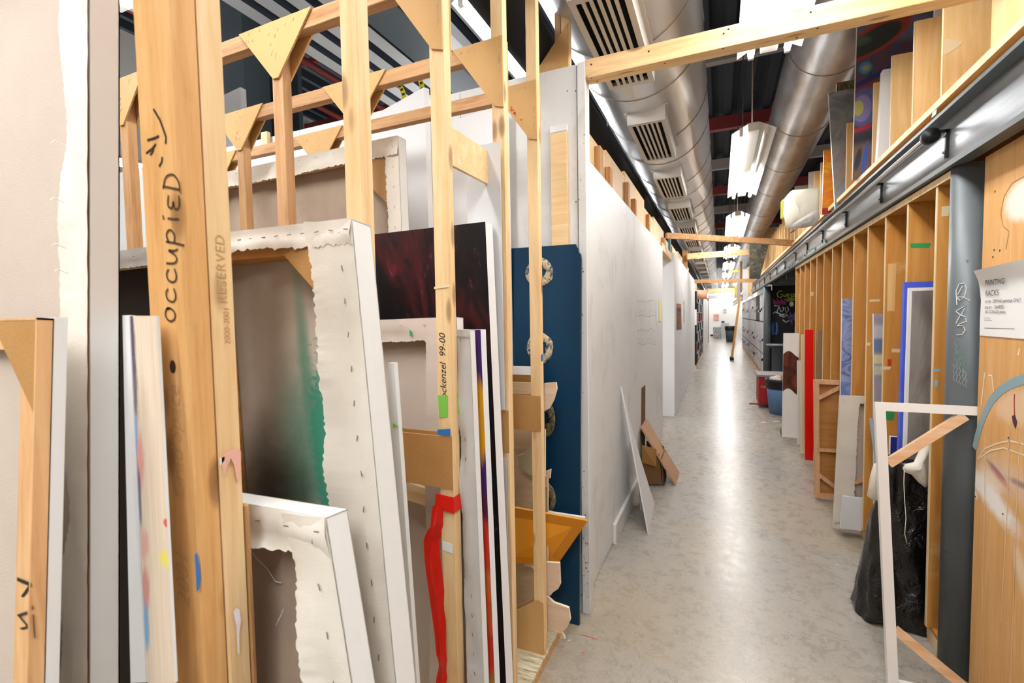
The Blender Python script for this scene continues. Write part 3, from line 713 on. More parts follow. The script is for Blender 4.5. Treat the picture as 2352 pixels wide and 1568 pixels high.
# small stretcher in front of it
a = at(87, 729, x=-.80); a2 = at(66, 1568, x=-.80); BRs = ext(a, a2, .1)
m_palebar = wood('pale_bar', ('#e8bd8c', '#d9a775', '#b97c46'), 'z', knots=.3)
s1 = canvas_back('small wooden stretcher with a fibreboard corner and a white edge, lower left foreground', a+V((-.62, 0, .0)), a, BRs+V((-.62, 0, 0)), .017, (0, 0, 0, 0), bar=.042, m_sheet=m_linen, m_side=m_palebar, m_bar=m_palebar, brace=.12, stap=0, seed=5)
slab('white_face', m_white, s1, [p+V((.0006, .0163, 0)) for p in (a+V((-.62, 0, 0)), a, BRs, BRs+V((-.62, 0, 0)))], (0, .014, 0))
for w_, py_, sz_ in (('NZ', 1318, .055), ('W#', 1392, .040)):
    f_ = at(50, py_, x=-.82).z; e_ = ext(a, BRs, f_); o_ = at(38, py_, y=e_.y-.0012)
    text('stencil', w_, sz_, m_black, s1, o_, (0, 0, -1), (1, 0, 0), 0, 1.0)
# painted panel between canvas and post
M = Mat('paint_smeared_edge', .55); uv = M.coord('UV'); nz = M.noise(uv, 9, 5, .7, .4)
c = M.ramp(M.noise(M.coord('UV', (6, 1, 1)), 3, 4), [(.3, '#e6d5c0'), (.7, '#d8c4aa')])
for (cx_, cy_, rx_, ry_, sf, col, al) in ((.0, .93, .14, .10, .3, '#2d2a55', .9), (.04, .80, .10, .09, .4, '#3d3560', .8), (.10, .60, .16, .07, .4, '#d98f88', .8), (.02, .68, .07, .05, .3, '#7aa6d8', .9), (.03, .5, .07, .08, .3, '#39467e', .8), (.12, .37, .16, .04, .35, '#dba79c', .8), (.97, .43, .10, .012, .3, '#d5412e', .9), (.85, .33, .2, .022, .4, '#ead648', .8), (.10, .25, .14, .06, .4, '#c9807f', .8), (.06, .15, .10, .06, .4, '#6aa7d6', .9)):
    c = M.mix(M.math('MULTIPLY', M.blob(uv, (cx_, cy_), (rx_, ry_), sf, 0, 1.6, nz), al), c, col)
M.color(c); m_smear = M.m
tl = at(299, 725, y=.425); tr_ = at(360, 725, y=.425); bl = at(338, 1568, y=.40); br = at(402, 1568, y=.40)
o = slab('painted_board', m_smear, None, [tl, tr_, br, bl], (0, .004, 0), m_white); tag(o, 'narrow pale panel smeared with dark, pink and yellow paint beside the doubled post', 'panel')
tl2 = at(281, 724, y=.43); bl2 = at(300, 1568, y=.40)
o = slab('white_board', m_white, None, [tl2, tl+V((-.003, 0, 0)), bl+V((-.003, 0, 0)), bl2], (0, .012, 0)); tag(o, 'thin white panel edge left of the paint smeared panel', 'panel')

# --- canvases behind, seen through the gap left of the doubled post
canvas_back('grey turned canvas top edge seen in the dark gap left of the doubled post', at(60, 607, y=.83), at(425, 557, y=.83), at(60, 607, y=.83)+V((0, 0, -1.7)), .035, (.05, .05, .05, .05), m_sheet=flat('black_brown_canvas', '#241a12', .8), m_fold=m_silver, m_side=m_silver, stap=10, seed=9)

# --- the big canvas with a green stain
M = Mat('green_stained_canvas', .85, spec=.1); uv = M.coord('UV'); nz = M.noise(M.coord('UV', (1, 4, 1)), 5, 6, .65, .6); nf = M.noise(M.coord('UV', (1, 4, 1)), 30, 3, .6)
c = M.ramp(M.noise(uv, 3, 4), [(.3, '#d3c9bc'), (.7, '#c7bcae')])
def putb(c, cx_, cy_, rx_, ry_, sf, rot, wob, col, al, nn=None): return M.mix(M.math('MULTIPLY', M.blob(uv, (cx_, .60+.40*cy_), (rx_, ry_*.40), sf, rot, wob, nn or nz), al), c, col)
c = putb(c, .32, .50, .13, .55, .8, .05, .5, '#7d6858', .65); c = putb(c, .46, .85, .3, .12, .8, 0, .4, '#9a8c7d', .5); c = putb(c, .54, .28, .15, .24, .7, -.1, .7, '#5f8f7c', .85)
c = putb(c, .565, .55, .035, .26, .7, .06, .5, '#4e8f78', .7); c = putb(c, .64, .28, .07, .26, .35, .05, .9, '#35866d', .85, nf); c = putb(c, .43, .14, .12, .16, .7, 0, .6, '#3f4f3c', .75)
c = putb(c, .27, .12, .13, .2, .8, 0, .4, '#2c2a20', .85); c = putb(c, .80, .42, .03, .12, .6, .1, 1.6, '#7b6c60', .5, nf); c = putb(c, .67, .30, .09, .30, .1, 0, 2.4, '#3f927a', .65, nf)
M.color(c); M.bump(M.noise(M.coord('Object'), 420, 2, .6), .2, .002); m_green = M.m
tr_ = at(810, 503, y=.73); br0 = at(912, 1568, y=.66); BRc = ext(tr_, br0, .1); tl = at(440, 545, y=.73); BLc = BRc+(tl-tr_)
canvas_back('big cream canvas seen from behind with a green watery stain', tl, tr_, BLc, .052, (.09, .052, .112, .07), bar=.062, m_sheet=m_green, m_fold=m_canvas, m_side=m_gesso, m_bar=m_warm, brace=.245, bsides=(1,), stap=26, jag=.008, wr=.010, seed=11)
# white board sliver behind it
p = at(890, 833, y=.80); q = at(905, 833, y=.80); r_ = at(957, 1568, y=.80); s_ = at(920, 1568, y=.80)
o = slab('white_board', m_white2, None, [p, q, ext(q, r_, .05), ext(p, s_, .05)], (0, .012, 0)); tag(o, 'thin white board edge peeking out behind the green stained canvas', 'panel')
b = MB(); g = at(905, 976, y=.795); b.slab([g+V((-.003, 0, .004)), g+V((.012, 0, -.001)), g+V((-.003, 0, -.006))], (0, .001, 0)); b.build('green_tape', m_greentape, o)
# --- the smaller canvas in front of it
tr_ = at(752, 1187, y=.575); br0 = at(812, 1568, y=.555); BRc = ext(tr_, br0, .1); tl = at(300, 1110, y=.575); BLc = BRc+(tl-tr_)
canvas_back('smaller white canvas turned backwards in front of the green stained one', tl, tr_, BLc, .045, (.09, .068, .09, .07), bar=.055, m_sheet=m_linen_far, m_fold=m_canvas, m_side=m_gesso, stap=16, jag=.006, wr=.012, seed=17)
pts = [at(px, py, y=.60) for px, py in ((572, 1258), (590, 1283), (612, 1303), (622, 1318), (632, 1335), (646, 1338))]
o = tube('thread', m_canvas, None, pts, .0009, 5); tag(o, 'loose white thread curling behind the smaller canvas, upper one', 'thread')
pts = [at(px, py, y=.60) for px, py in ((652, 1398), (630, 1445), (605, 1505), (580, 1566), (560, 1620))]
o = tube('thread', m_canvas, None, pts, .0009, 5); tag(o, 'straight white thread hanging below, lower one', 'thread')

# --- back row behind the frames
tl = at(430, 415, y=1.78); tr_ = at(915, 312, y=1.78); dn = V((.012, 0, -1)).normalized()
canvas_back('large taupe canvas seen from behind with a stained white border, back of the rack', tl, tr_, tl+dn*(tl.z-.055), .055, (.09, .085, .07, .08), bar=.07, m_sheet=m_linen_far, m_fold=m_canvas2, m_side=m_gesso, brace=.36, brace_mat=m_hard, stap=26, jag=.008, wr=.006, seed=23)
q = [at(840, 275, y=2.2), at(974, 200, y=2.2), at(986, 560, y=2.2), at(850, 620, y=2.2)]
q[2] = ext(q[1], q[2], .1); q[3] = ext(q[0], q[3], .1)
o = slab('white_board', m_white2, None, q, (0.012, .03, 0)); tag(o, 'white board with a slanted top behind the turned taupe canvas', 'panel')
q = [at(880, 330, y=2.3), at(1165, 236, y=2.3)]; q += [V((q[1].x, 2.3, .1)), V((q[0].x, 2.3, .1))]
o = slab('white_board', m_white, None, q, (0, .02, 0)); tag(o, 'clean white board standing behind the dark red painting', 'panel')
q = [at(550, 350, y=2.32), at(830, 318, y=2.32)]; q += [V((q[1].x, 2.32, 1.8)), V((q[0].x, 2.32, 1.8))]
o = slab('white_board', m_white, None, q, (0, .02, 0)); tag(o, 'white board just above the turned taupe canvas', 'panel')
q = [at(520, 215, y=3.3), at(552, 200, y=3.3)]; q += [V((q[1].x, 3.3, 0)), V((q[0].x-.8, 3.3, 0)), V((q[0].x-.8, 3.3, q[0].z-.1))]
o = slab('white_board', m_white, None, q, (0, .06, 0)); tag(o, 'white board sticking up before the slate column', 'panel')
p = at(607, 303, y=2.36); o = box('pine_stick', m_pine['z'], None, p.x-.03, p.x+.03, 2.355, 2.385, 1.2, p.z, .002); tag(o, 'pine stick standing behind the middle rack post', 'stick')

# --- dark red painting and its stack
M = Mat('dark_red_abstract', .35); uv = M.coord('UV'); n1 = M.noise(uv, 3.2, 7, .65, 1.2); n2 = M.noise(M.coord('UV', (1, 1, 1), loc=(3, 1, 0)), 9, 6, .7, 2.5)
c = M.ramp(n1, [(.44, '#070506'), (.55, '#170809'), (.64, '#3c0f11'), (.76, '#6c171a')])
st = M.ramp(n2, [(.60, 0.0), (.66, 1.0)]); c = M.mix(M.math('MULTIPLY', st, .45), c, '#6b3550'); st2 = M.ramp(M.noise(uv, 22, 5, .75, 3), [(.66, 0.0), (.72, 1.0)]); c = M.mix(M.math('MULTIPLY', st2, .4), c, '#8f86a8')
M.color(c); m_red = M.m
tr_ = at(1114, 509, y=1.5); br0 = at(1162, 1568, y=1.43); BRc = ext(tr_, br0, .1); tl = at(760, 549, y=1.5); BLc = BRc+(tl-tr_)
t = thing('painting', 'tall dark red and black abstract painting with white edges behind the rack posts', 'painting', (BRc+BLc)/2)
slab('picture', m_red, t, [tl, tr_, BRc, BLc], (0, .002, 0)); slab('canvas_side', m_white, t, [p+V((0, .0022, 0)) for p in (tl, tr_, BRc, BLc)], (0.003, .05, 0))
# grey board behind
q = [at(1120, 560, y=1.575), at(1155, 560, y=1.575), at(1155, 945, y=1.575), at(1120, 945, y=1.575)]
q = [V((-.86, 1.57, 2.2)), V((-.722, 1.57, 2.2)), V((-.722, 1.57, 1.235)), V((-.86, 1.57, 1.235))]
o = slab('grey_card', flat('grey_card', '#c9c8c7', .6), None, q, (0, .004, 0)); tag(o, 'pale grey card hanging against the rack frame beside the red painting', 'card')
q = [V((-.86, 1.57, 1.05)), V((-.72, 1.57, 1.05)), V((-.715, 1.57, .1)), V((-.86, 1.57, .1))]
o = slab('grey_card', flat('grey_card2', '#bdbcbc', .6), None, q, (0, .004, 0)); tag(o, 'lower grey card behind the white edge of the red painting', 'card')
# turned canvas 1a
tr_ = at(1050, 728, y=1.345); tl = at(700, 742, y=1.345); br0 = at(1062, 1400, y=1.30); BRc = ext(tr_, br0, .1)
canvas_back('taupe canvas seen from behind under the dark red painting, with red pencil figures', tl, tr_, BRc+(tl-tr_), .04, (.08, .075, .125, .08), m_sheet=m_linen, m_fold=m_linen, m_side=m_gesso, m_bar=m_pine['x'], stap=14, jag=.006, wr=.006, seed=31, crossbar=[(.2, .55, .62, .62, .06)])
o_ = [x for x in bpy.data.objects if x.get('label', '').startswith('taupe canvas seen from behind under')][0]
p = at(1012, 812, y=1.33); text('red_pencil', '86', .032, m_redink, o_, p, (1, 0, 0), (0, 0, 1), .15)
p = at(943, 765, y=1.33); slab('green_tape', m_green2, o_, [p+V((-.004, 0, .012)), p+V((.006, 0, .004)), p+V((.004, 0, -.008)), p+V((-.004, 0, -.01))], (0, .001, 0))
# 1b: silver turned canvas with stapled edge
tr_ = at(1080, 757, y=1.245); tl = at(1016, 755, y=1.245); br0 = at(1113, 1568, y=1.235); BRc = ext(tr_, br0, .1)
canvas_back('silver grey canvas with a wavy stapled edge right behind the handwritten post', tl, tr_, BRc+(tl-tr_), .030, (.0, .0, .05, .0), bar=.02, m_sheet=m_silver, m_fold=m_silver, m_side=m_white, stap=24, jag=.002, wr=.012, seed=37)
# 2: purple and orange painting, edge on
m_purple = painting('purple_orange_painting', [(.3, '#3a1f5c'), (.55, '#4a2468'), (.7, '#2c1a4a')], [(.6, .80, .6, .10, .2, 0, .5, '#d99a1c'), (.6, .60, .6, .05, .3, 0, .5, '#5a2140'), (.6, .52, .6, .07, .2, 0, .6, '#cf3a26'), (.6, .43, .6, .045, .2, 0, .5, '#d0652c'), (.6, .36, .6, .055, .2, 0, .5, '#c9502a'), (.6, .28, .6, .05, .2, 0, .6, '#c93320'), (.6, .16, .6, .08, .3, 0, .6, '#cf8a2a')], 2)
tr_ = at(1103, 757, y=1.315); tl = at(1042, 757, y=1.315); br0 = at(1136, 1568, y=1.30); BRc = ext(tr_, br0, .1); BLc = BRc+(tl-tr_)
t = thing('painting', 'purple and orange painting in the stack, mostly hidden by the handwritten post', 'painting', (BRc+BLc)/2)
slab('picture', m_purple, t, [tl, tr_, BRc, BLc], (0, .002, 0)); slab('canvas_side', flat('cool_white', '#e8edf2', .5), t, [p+V((0, .0022, 0)) for p in (tl, tr_, BRc, BLc)], (.002, .032, 0))

# ------------------------------------------------------------------ blue panel with four carved rings
M = Mat('petrol_blue', .3); uv = M.coord('Object'); c = M.ramp(M.noise(uv, 2, 4), [(.3, '#0c3049'), (.7, '#103853')]); sp = M.ramp(M.noise(M.coord('Object', (1, 1, 2)), 16, 5, .7, .6), [(.72, 0.0), (.745, 1.0)]); c = M.mix(M.math('MULTIPLY', sp, .35), c, '#6f8fa0'); M.color(c); m_blue = M.m
bt = thing('carved_board', 'tall petrol blue panel with carved rings leaning on the white partition', 'panel', (-.95, 2.31, 0))
ytop, ybot = 2.345, 2.27; ztop = 1.945
def bpt(x, z): return V((x, ybot+(ytop-ybot)*z/ztop, z))
prof = [(-1.3, ztop), (-.668, ztop-.008), (-.664, ztop-.02), (-.655, ztop-.03), (-.652, ztop-.05), (-.642, ztop-.06), (-.638, ztop-.085), (-.648, .0), (-1.3, .0)]
slab('board', m_blue, bt, [bpt(*p) for p in prof], (0, .018, 0))
M = Mat('gouged_wood', .7); v = M.coord('Object'); c = M.ramp(M.noise(v, 26, 6, .7, 1.0), [(.38, '#24343c'), (.46, '#6d7a78'), (.54, '#d6bd97'), (.66, '#c2a57e')]); M.color(c); M.bump(M.noise(v, 60, 4, .7), .8, .01); m_gouge = M.m
M = Mat('gouged_dark', .6); v = M.coord('Object'); c = M.ramp(M.noise(v, 24, 5, .7, 1.0), [(.36, '#2b2a22'), (.5, '#6f634a'), (.66, '#a3926e')]); M.color(c); M.bump(M.noise(v, 60, 4, .7), .6, .01); m_gouge2 = M.m
def ring(px, py, w, h, m, seed):
    c0 = at(px, py, y=2.32); n_ = 40; vs = []; fs = []
    for k in range(n_):
        a = 2*math.pi*k/n_; e = 1+.10*mnoise.noise(V((math.cos(a)*1.5+seed, math.sin(a)*1.5, seed))); f = .44+.14*mnoise.noise(V((math.cos(a)*2, math.sin(a)*2+seed, 1)))
        for rr, dy in ((e, -.001), (e*.97, -.006), ((e+f)/2, -.004), (f*1.04, -.006), (f, -.001)):
            x = c0.x+w*rr*math.cos(a); z = c0.z+h*rr*math.sin(a); p = bpt(x, z); vs.append(p+V((0, dy, 0)))
    for k in range(n_):
        j = (k+1) % n_
        for i in range(4): fs.append((k*5+i, j*5+i, j*5+i+1, k*5+i+1))
    return mesh('carved_ring', vs, fs, m, bt, True)
ring(1236, 625, .078, .073, m_gouge, 1.1); ring(1240, 799, .075, .080, m_gouge, 2.7); ring(1249, 960, .070, .095, m_gouge2, 4.2); ring(1252, 1138, .068, .090, m_gouge2, 6.9)

# wood strip on the partition above the blue panel
p = at(1265, 292, y=2.375); q = at(1303, 292, y=2.375)
t = thing('wall_strip', 'pale wood strip fixed upright on the white partition above the blue panel', 'board', ((p.x+q.x)/2, 2.38, 1.3))
box('board', m_ply_pale, t, p.x, q.x, 2.363, 2.3885, 1.5, p.z-.035, .002); box('white_end', m_white, t, p.x-.001, q.x+.001, 2.362, 2.3885, p.z-.0345, p.z, .001)

# birch panel cut like a jigsaw, in the last bay
mj = flat('cut_birch', '#d9bea2', .7); mjw = flat('raw_cut_edge', '#f0e2cc', .8); mjp = flat('pink_wash', '#cfa892', .7); mjo = flat('olive_wash', '#a09678', .7)
def birch(name, base, cols): return mk_ply(name, cols, 'x', smudge=.05)
m_bir = birch('beige_birch', None, ('#c9b08f', '#bba17e', '#d2bb9b')); m_bir2 = birch('pinkish_birch', None, ('#e3c8ad', '#d8b99b', '#ead3bb'))
t = thing('jigsaw_board', 'beige birch panel with ragged jigsaw cut outs in the last rack bay', 'panel', (-.9, 2.1, .06))
Y1 = 2.12
slab('board', m_bir, t, [V((-1.25, Y1+.04, 1.25)), V((-.79, Y1+.04, 1.25)), V((-.78, Y1, .06)), V((-1.25, Y1, .06))], (0, .012, 0))
def cut(name, pts, y, m, edge=None, th=.012, par=None):
    q = [at(px, py, y=y) for px, py in pts]; return slab(name, m, par or t, q, (0, th, 0), edge or mjw)
cut('olive_piece', [(1188, 1048), (1198, 1078), (1220, 1092), (1252, 1095), (1252, 985), (1228, 1010), (1205, 1040)], 2.09, mjo)
cut('pink_piece', [(1225, 1090), (1258, 1094), (1258, 1118), (1222, 1112)], 2.08, mjp)
cut('olive_piece', [(1222, 1115), (1258, 1118), (1258, 1205), (1240, 1195), (1220, 1172), (1224, 1140)], 2.085, mjo)
cut('beige_piece', [(1206, 1222), (1224, 1213), (1258, 1216), (1258, 1330), (1236, 1318), (1220, 1302), (1204, 1300), (1207, 1255)], 2.075, m_bir2)
cut('hole', [(1226, 1262), (1240, 1252), (1243, 1262), (1232, 1270)], 2.072, mjo, None, .002)
t2 = thing('cut_piece', 'jagged pale plywood cut out sticking out below the orange triangle', 'cut out', (-.68, 2.02, .05))
cut('piece', [(1255, 1291), (1285, 1293), (1286, 1322), (1287, 1342), (1282, 1352), (1270, 1360), (1264, 1368), (1253, 1362)], 2.035, m_bir2, None, .014, t2)
cut('piece', [(1255, 1368), (1272, 1384), (1306, 1396), (1310, 1424), (1303, 1440), (1288, 1455), (1255, 1446)], 2.03, m_bir2, None, .014, t2)
cut('piece', [(1290, 1452), (1296, 1462), (1298, 1468), (1288, 1466), (1284, 1456)], 2.05, m_bir2, None, .012, t2)
t3 = thing('cut_piece', 'pale horn shaped plywood cut out above the rack board', 'cut out', (-.70, 2.0, 1.1))
cut('piece', [(1250, 880), (1277, 878), (1279, 893), (1272, 918), (1262, 938), (1250, 944)], 2.03, m_bir2, None, .012, t3)
t4 = thing('cut_piece', 'small pink tipped plywood splinter beside the last rack post', 'cut out', (-.70, 2.0, .9))
cut('piece', [(1254, 1082), (1265, 1078), (1263, 1098), (1256, 1101)], 2.03, mjp, None, .012, t4)
# brown board with a white top strip
q = [V((-1.2, 2.2, 1.325)), V((-.81, 2.2, 1.325)), V((-.80, 2.18, .1)), V((-1.2, 2.18, .1))]
t = thing('brown_board', 'brown board with a white top strip standing before the blue panel', 'board', (-.95, 2.2, .1))
slab('board', flat('umber', '#8a6230', .6), t, [q[0]+V((0, 0, -.042)), q[1]+V((0, 0, -.042)), q[2], q[3]], (0, .015, 0)); slab('top_strip', m_white2, t, [q[0], q[1], q[1]+V((0, 0, -.042)), q[0]+V((0, 0, -.042))], (0, .017, 0))
# orange triangular board
tri = [at(1255, 1179, y=2.05), at(1350, 1196, y=2.15), at(1284, 1291, y=2.13), at(1255, 1288, y=2.06)]
tri[0] = tri[0]+(tri[0]-tri[1])*1.2; tri[3] = V((tri[0].x, tri[0].y+.02, tri[3].z))
o = slab('orange_board', flat('ochre_orange', '#c07a14', .35), None, tri, (.0, .008, .004), flat('orange_edge', '#d8901f', .5)); tag(o, 'ochre orange board whose pointed corner sticks out of the rack', 'board')
p = at(1330, 1186, y=2.2); o = box('white_board', m_white, None, p.x-.25, p.x+.03, 2.19, 2.21, p.z-.006, p.z+.002); tag(o, 'thin white slat behind the orange pointed board', 'slat')
# paint stained plinth of the left rack
M = Mat('paint_stained_plinth', .6); v = M.coord('Object', (3, 26, 1)); c = M.ramp(M.noise(v, 3, 6, .7, .5), [(.3, '#3c3a36'), (.42, '#a99d80'), (.55, '#d3c8aa'), (.7, '#e7e4da')]); M.color(c)
pl = thing('rack_plinth', 'low plywood plinth of the left rack streaked with old paint', 'plinth', (-1.5, 1.0, 0))
box('deck_board', M.m, pl, -3.4, RX+.006, -1.2, 2.26, .032, .05, .002); box('front_batten', m_pine_old['x'], pl, RX-.02, RX+.005, -1.2, 2.26, 0, .0315); box('back_batten', m_pine_old['x'], pl, -3.4, -3.36, -1.2, 2.26, 0, .0315)
# red stroke on the floor
b = MB(); ribbon(b, [at(1333, 1457, z=.0008), at(1352, 1461, z=.0008), at(1373, 1468, z=.0008)], .005, (0, 0, 1)); ribbon(b, [at(1336, 1498, z=.0008), at(1343, 1499, z=.0008)], .005, (0, 0, 1))
tag(b.build('paint_stroke', flat('red_stroke', '#b03a3a', .6)), 'thin red paint stroke on the concrete near the blue panel', 'paint mark')

# ------------------------------------------------------------------ boards leaning on the aisle wall
P0 = at(1425, 888, x=-.665); F1 = at(1487, 1225, z=0); F2 = at(1485, 1130, z=0); F2.x = F1.x
o = slab('leaning_board', m_white2, None, [P0, at(1455, 1010, x=-.615), V((-.50, 4.02, .0)), F1], (.010, 0, .003)); tag(o, 'long thin white board leaning against the aisle wall', 'board')
o = slab('leaning_board', m_white2, None, [at(1459, 997, x=-.64), V((-.62, 3.86, .62)), V((-.555, 4.05, .0)), V((-.57, 3.85, .0))], (-.01, 0, -.002)); tag(o, 'short white board tucked behind the long leaning white one', 'board')
mbr = mk_ply('brown_chipboard', ('#c39c7c', '#b58c6b', '#cfab8d'), 'z', smudge=.25)
o = slab('leaning_board', mbr, None, [at(1474, 981, x=-.64), at(1485, 961, x=-.645), at(1561, 1085, z=0.0), at(1553, 1114, z=0.0)], (-.012, 0, -.008)); tag(o, 'pinkish brown board leaning at a slant on the aisle wall', 'board')
mcd = flat('cardboard', '#a27b45', .8); mcd2 = flat('dark_cardboard', '#6f4f2e', .8)
o = slab('cardboard_sheet', mbr, None, [at(1474, 890, x=-.668), at(1481, 884, x=-.668), at(1480, 1090, x=-.66), at(1474, 1100, x=-.66)], (.006, 0, 0), mcd2); tag(o, 'tall thin cardboard strip flat against the aisle wall', 'cardboard')
cb = thing('cardboard_box', 'open brown cardboard box on the floor behind the leaning boards', 'box', (-.55, 4.6, 0))
y0 = 4.45; y1 = 4.75
slab('front', mcd2, cb, [V((-.655, y0, .33)), V((-.50, y0+.02, .30)), V((-.48, y0+.02, .02)), V((-.655, y0, .0))], (0, .006, 0)); slab('flap', mcd, cb, [at(1474, 1022, y=y0-.1), at(1508, 1031, y=y0-.06), at(1507, 1071, y=y0-.02), at(1474, 1062, y=y0-.02)], (0, .005, 0))
slab('side', mcd2, cb, [V((-.49, y0+.03, .26)), V((-.49, y1, .26)), V((-.47, y1, .0)), V((-.47, y0+.03, .0))], (.006, 0, 0)); slab('back', mcd2, cb, [V((-.655, y1, .34)), V((-.49, y1, .30)), V((-.48, y1, .0)), V((-.655, y1, .0))], (0, .006, 0))

# ================================================================== RIGHT SIDE
XF = .90
# lower drying rack: one divider after another
div_y = [2.771+.3617*k for k in range(13)]
rk = thing('drying_rack', 'long lower plywood drying rack with upright dividers', 'rack', (XF+.4, 4.9, 0))
ZT = 2.13
box('top_board', m_ply, rk, XF-.002, XF+1.15, 2.62, 7.13, ZT+.001, ZT+.03)
slab('top_edge', m_ply_edge, rk, [(XF-.006, 2.62, ZT+.031), (XF-.006, 7.13, ZT+.031), (XF-.006, 7.13, ZT), (XF-.006, 2.62, ZT)], (.0035, 0, 0))
box('base_board', m_ply, rk, XF+.02, XF+1.15, 2.62, 7.13, .062, .08)
box('toe_board', m_ply_edge, rk, XF+.02, XF+.04, 2.62, 7.13, 0, .0615)
box('back_board', m_ply, rk, XF+1.152, XF+1.165, 2.62, 7.13, 0, ZT+.03)
for y in div_y:
    d = box('divider', m_ply, rk, XF+.0025, XF+1.15, y-.009, y+.009, .0805, ZT)
    box('front_edge', m_ply_edge, d, XF-.001, XF+.0022, y-.009, y+.009, .0805, ZT)
# small marks: tape remains and paint on the dividers
def ontape(px, py, w, h, m, k, par=rk, name='tape_scrap', sk=.0):
    y = div_y[k]-.0095; p = at(px, py, y=y); slab(name, m, par, [p+V((-w/2, 0, h/2)), p+V((w/2, 0, h/2+sk)), p+V((w/2*.8, 0, -h/2+sk)), p+V((-w/2, 0, -h/2))], (0, -.0006, 0))
ontape(2115, 562, .085, .022, m_green2, 1, name='green_tape', sk=-.006); ontape(2042, 955, .055, .05, m_green2, 2, name='green_tape')
ontape(2172, 485, .028, .045, m_masktape, 0); ontape(2035, 845, .05, .02, m_masktape, 2); ontape(2060, 805, .05, .022, m_masktape, 2); ontape(2010, 690, .06, .015, m_masktape, 3); ontape(1995, 790, .02, .02, m_masktape, 3); ontape(1865, 675, .03, .04, m_masktape, 8)
ontape(2043, 832, .018, .04, flat('red_dab', '#c23a1a', .5), 2, name='red_paint'); ontape(2152, 850, .03, .012, flat('blue_dab', '#7fb0c6', .5), 0, name='blue_paint'); ontape(2150, 880, .012, .03, flat('blue_dab2', '#7fb0c6', .5), 0, name='blue_paint')
ontape(2048, 660, .04, .28, mk_ply('worn_patch', ('#dcb47a', '#d3a566', '#e6c795'), 'z'), 2, name='worn_patch')

# upper rack on its shelf
up = thing('upper_rack', 'long upper plywood rack standing on a shelf above the steel beam', 'rack', (1.4, 6, 2.5))
XU = .95
box('shelf', m_shelf, up, XU-.03, XU+1.1, 1.6, 16.5, 2.505, 2.535); box('shelf_edge', m_ply_edge, up, XU-.034, XU-.0305, 1.6, 16.5, 2.505, 2.537)
box('shelf_support', m_shelf, up, XU-.005, XU+.02, 1.6, 16.5, 2.43, 2.5045)
ud = [2.91+.368*k for k in range(33)]
for k, y in enumerate(ud):
    zt = 3.115 if k else 3.4
    d = box('divider', m_ply_up, up, XU+.0035, XU+1.1, y-.009, y+.009, 2.5355, zt); box('front_edge', m_ply_edge, d, XU, XU+.003, y-.009, y+.009, 2.5355, zt)
box('back_board', m_ply_up, up, XU+1.102, XU+1.115, 1.6, 16.5, 2.536, 3.5)
p = at(2274, 150, x=.95); q = at(2352, 82, x=.95)
t = slab('end_panel', m_ply_up, up, [V((.95, p.y, 3.6)), V((.95, 1.4, 3.6)), V((.95, 1.4, p.z+.02)), p], (.05, 0, 0))
slab('tape_scrap', m_masktape, up, [at(2168, 98, y=2.9)+V((0, 0, .02)), at(2212, 95, y=2.9), at(2198, 110, y=2.9), at(2168, 128, y=2.9)], (0, -.0006, 0))
slab('tape_scrap', flat('mint_tape', '#9fd6b0', .5), up, [at(2142, 258, x=.9155), at(2152, 250, x=.9155), at(2150, 262, x=.9155), at(2140, 271, x=.9155)], (-.0006, 0, 0))

# steel beam with rail and brackets
bm_ = thing('steel_beam', 'grey steel channel beam with a rail above the drying rack', 'beam', (.93, 8, 2.17), kind='structure')
box('web', m_beam, bm_, .915, .925, 1.2, 38, 2.19, 2.40); box('top_flange', m_grey, bm_, .86, .925, 1.2, 38, 2.4005, 2.415); box('bottom_flange', m_grey, bm_, .87, .925, 1.2, 38, 2.168, 2.1895)
rl = thing('hanging_rail', 'chrome rod on black brackets along the steel beam', 'rail', (.86, 8, 2.3))
tube('rod', m_rod, rl, [(.84, 2.69, 2.33), (.84, 30, 2.345)], .0145, 12)
lathe_pts = [(.84, 2.655, 2.33), (.84, 2.69, 2.33)]; tube('end_cap', m_black, rl, lathe_pts, .032, 16)
for y in [2.70, 3.62, 4.50, 5.42, 6.30, 7.2, 8.3, 9.4, 10.6, 11.9, 13.3, 14.9]:
    br_ = beam('bracket', m_black, rl, (.84, y, 2.352), (.905, y, 2.352), .014, .012); beam('bracket_leg', m_black, br_, (.907, y, 2.358), (.907, y, 2.235), .014, .012, (1, 0, 0))
    for z in (2.33, 2.26): tube('screw', m_steel, br_, [(.900, y, z), (.893, y, z)], .006, 8)
# bits of pale blue plastic tucked on the beam
b = MB()
for k in range(26):
    y = 5.3+k*.11; z = 2.19+.07*random.random()
    b.slab([(.905, y, z), (.905, y+.1, z+.03*random.random()), (.908, y+.12, 2.185), (.908, y-.02, 2.185)], (.003, 0, 0))
tag(b.build('plastic_sheet', flat('pale_blue_plastic', '#bfe0e8', .3)), 'crumpled pale blue plastic tucked along the steel beam', 'plastic')

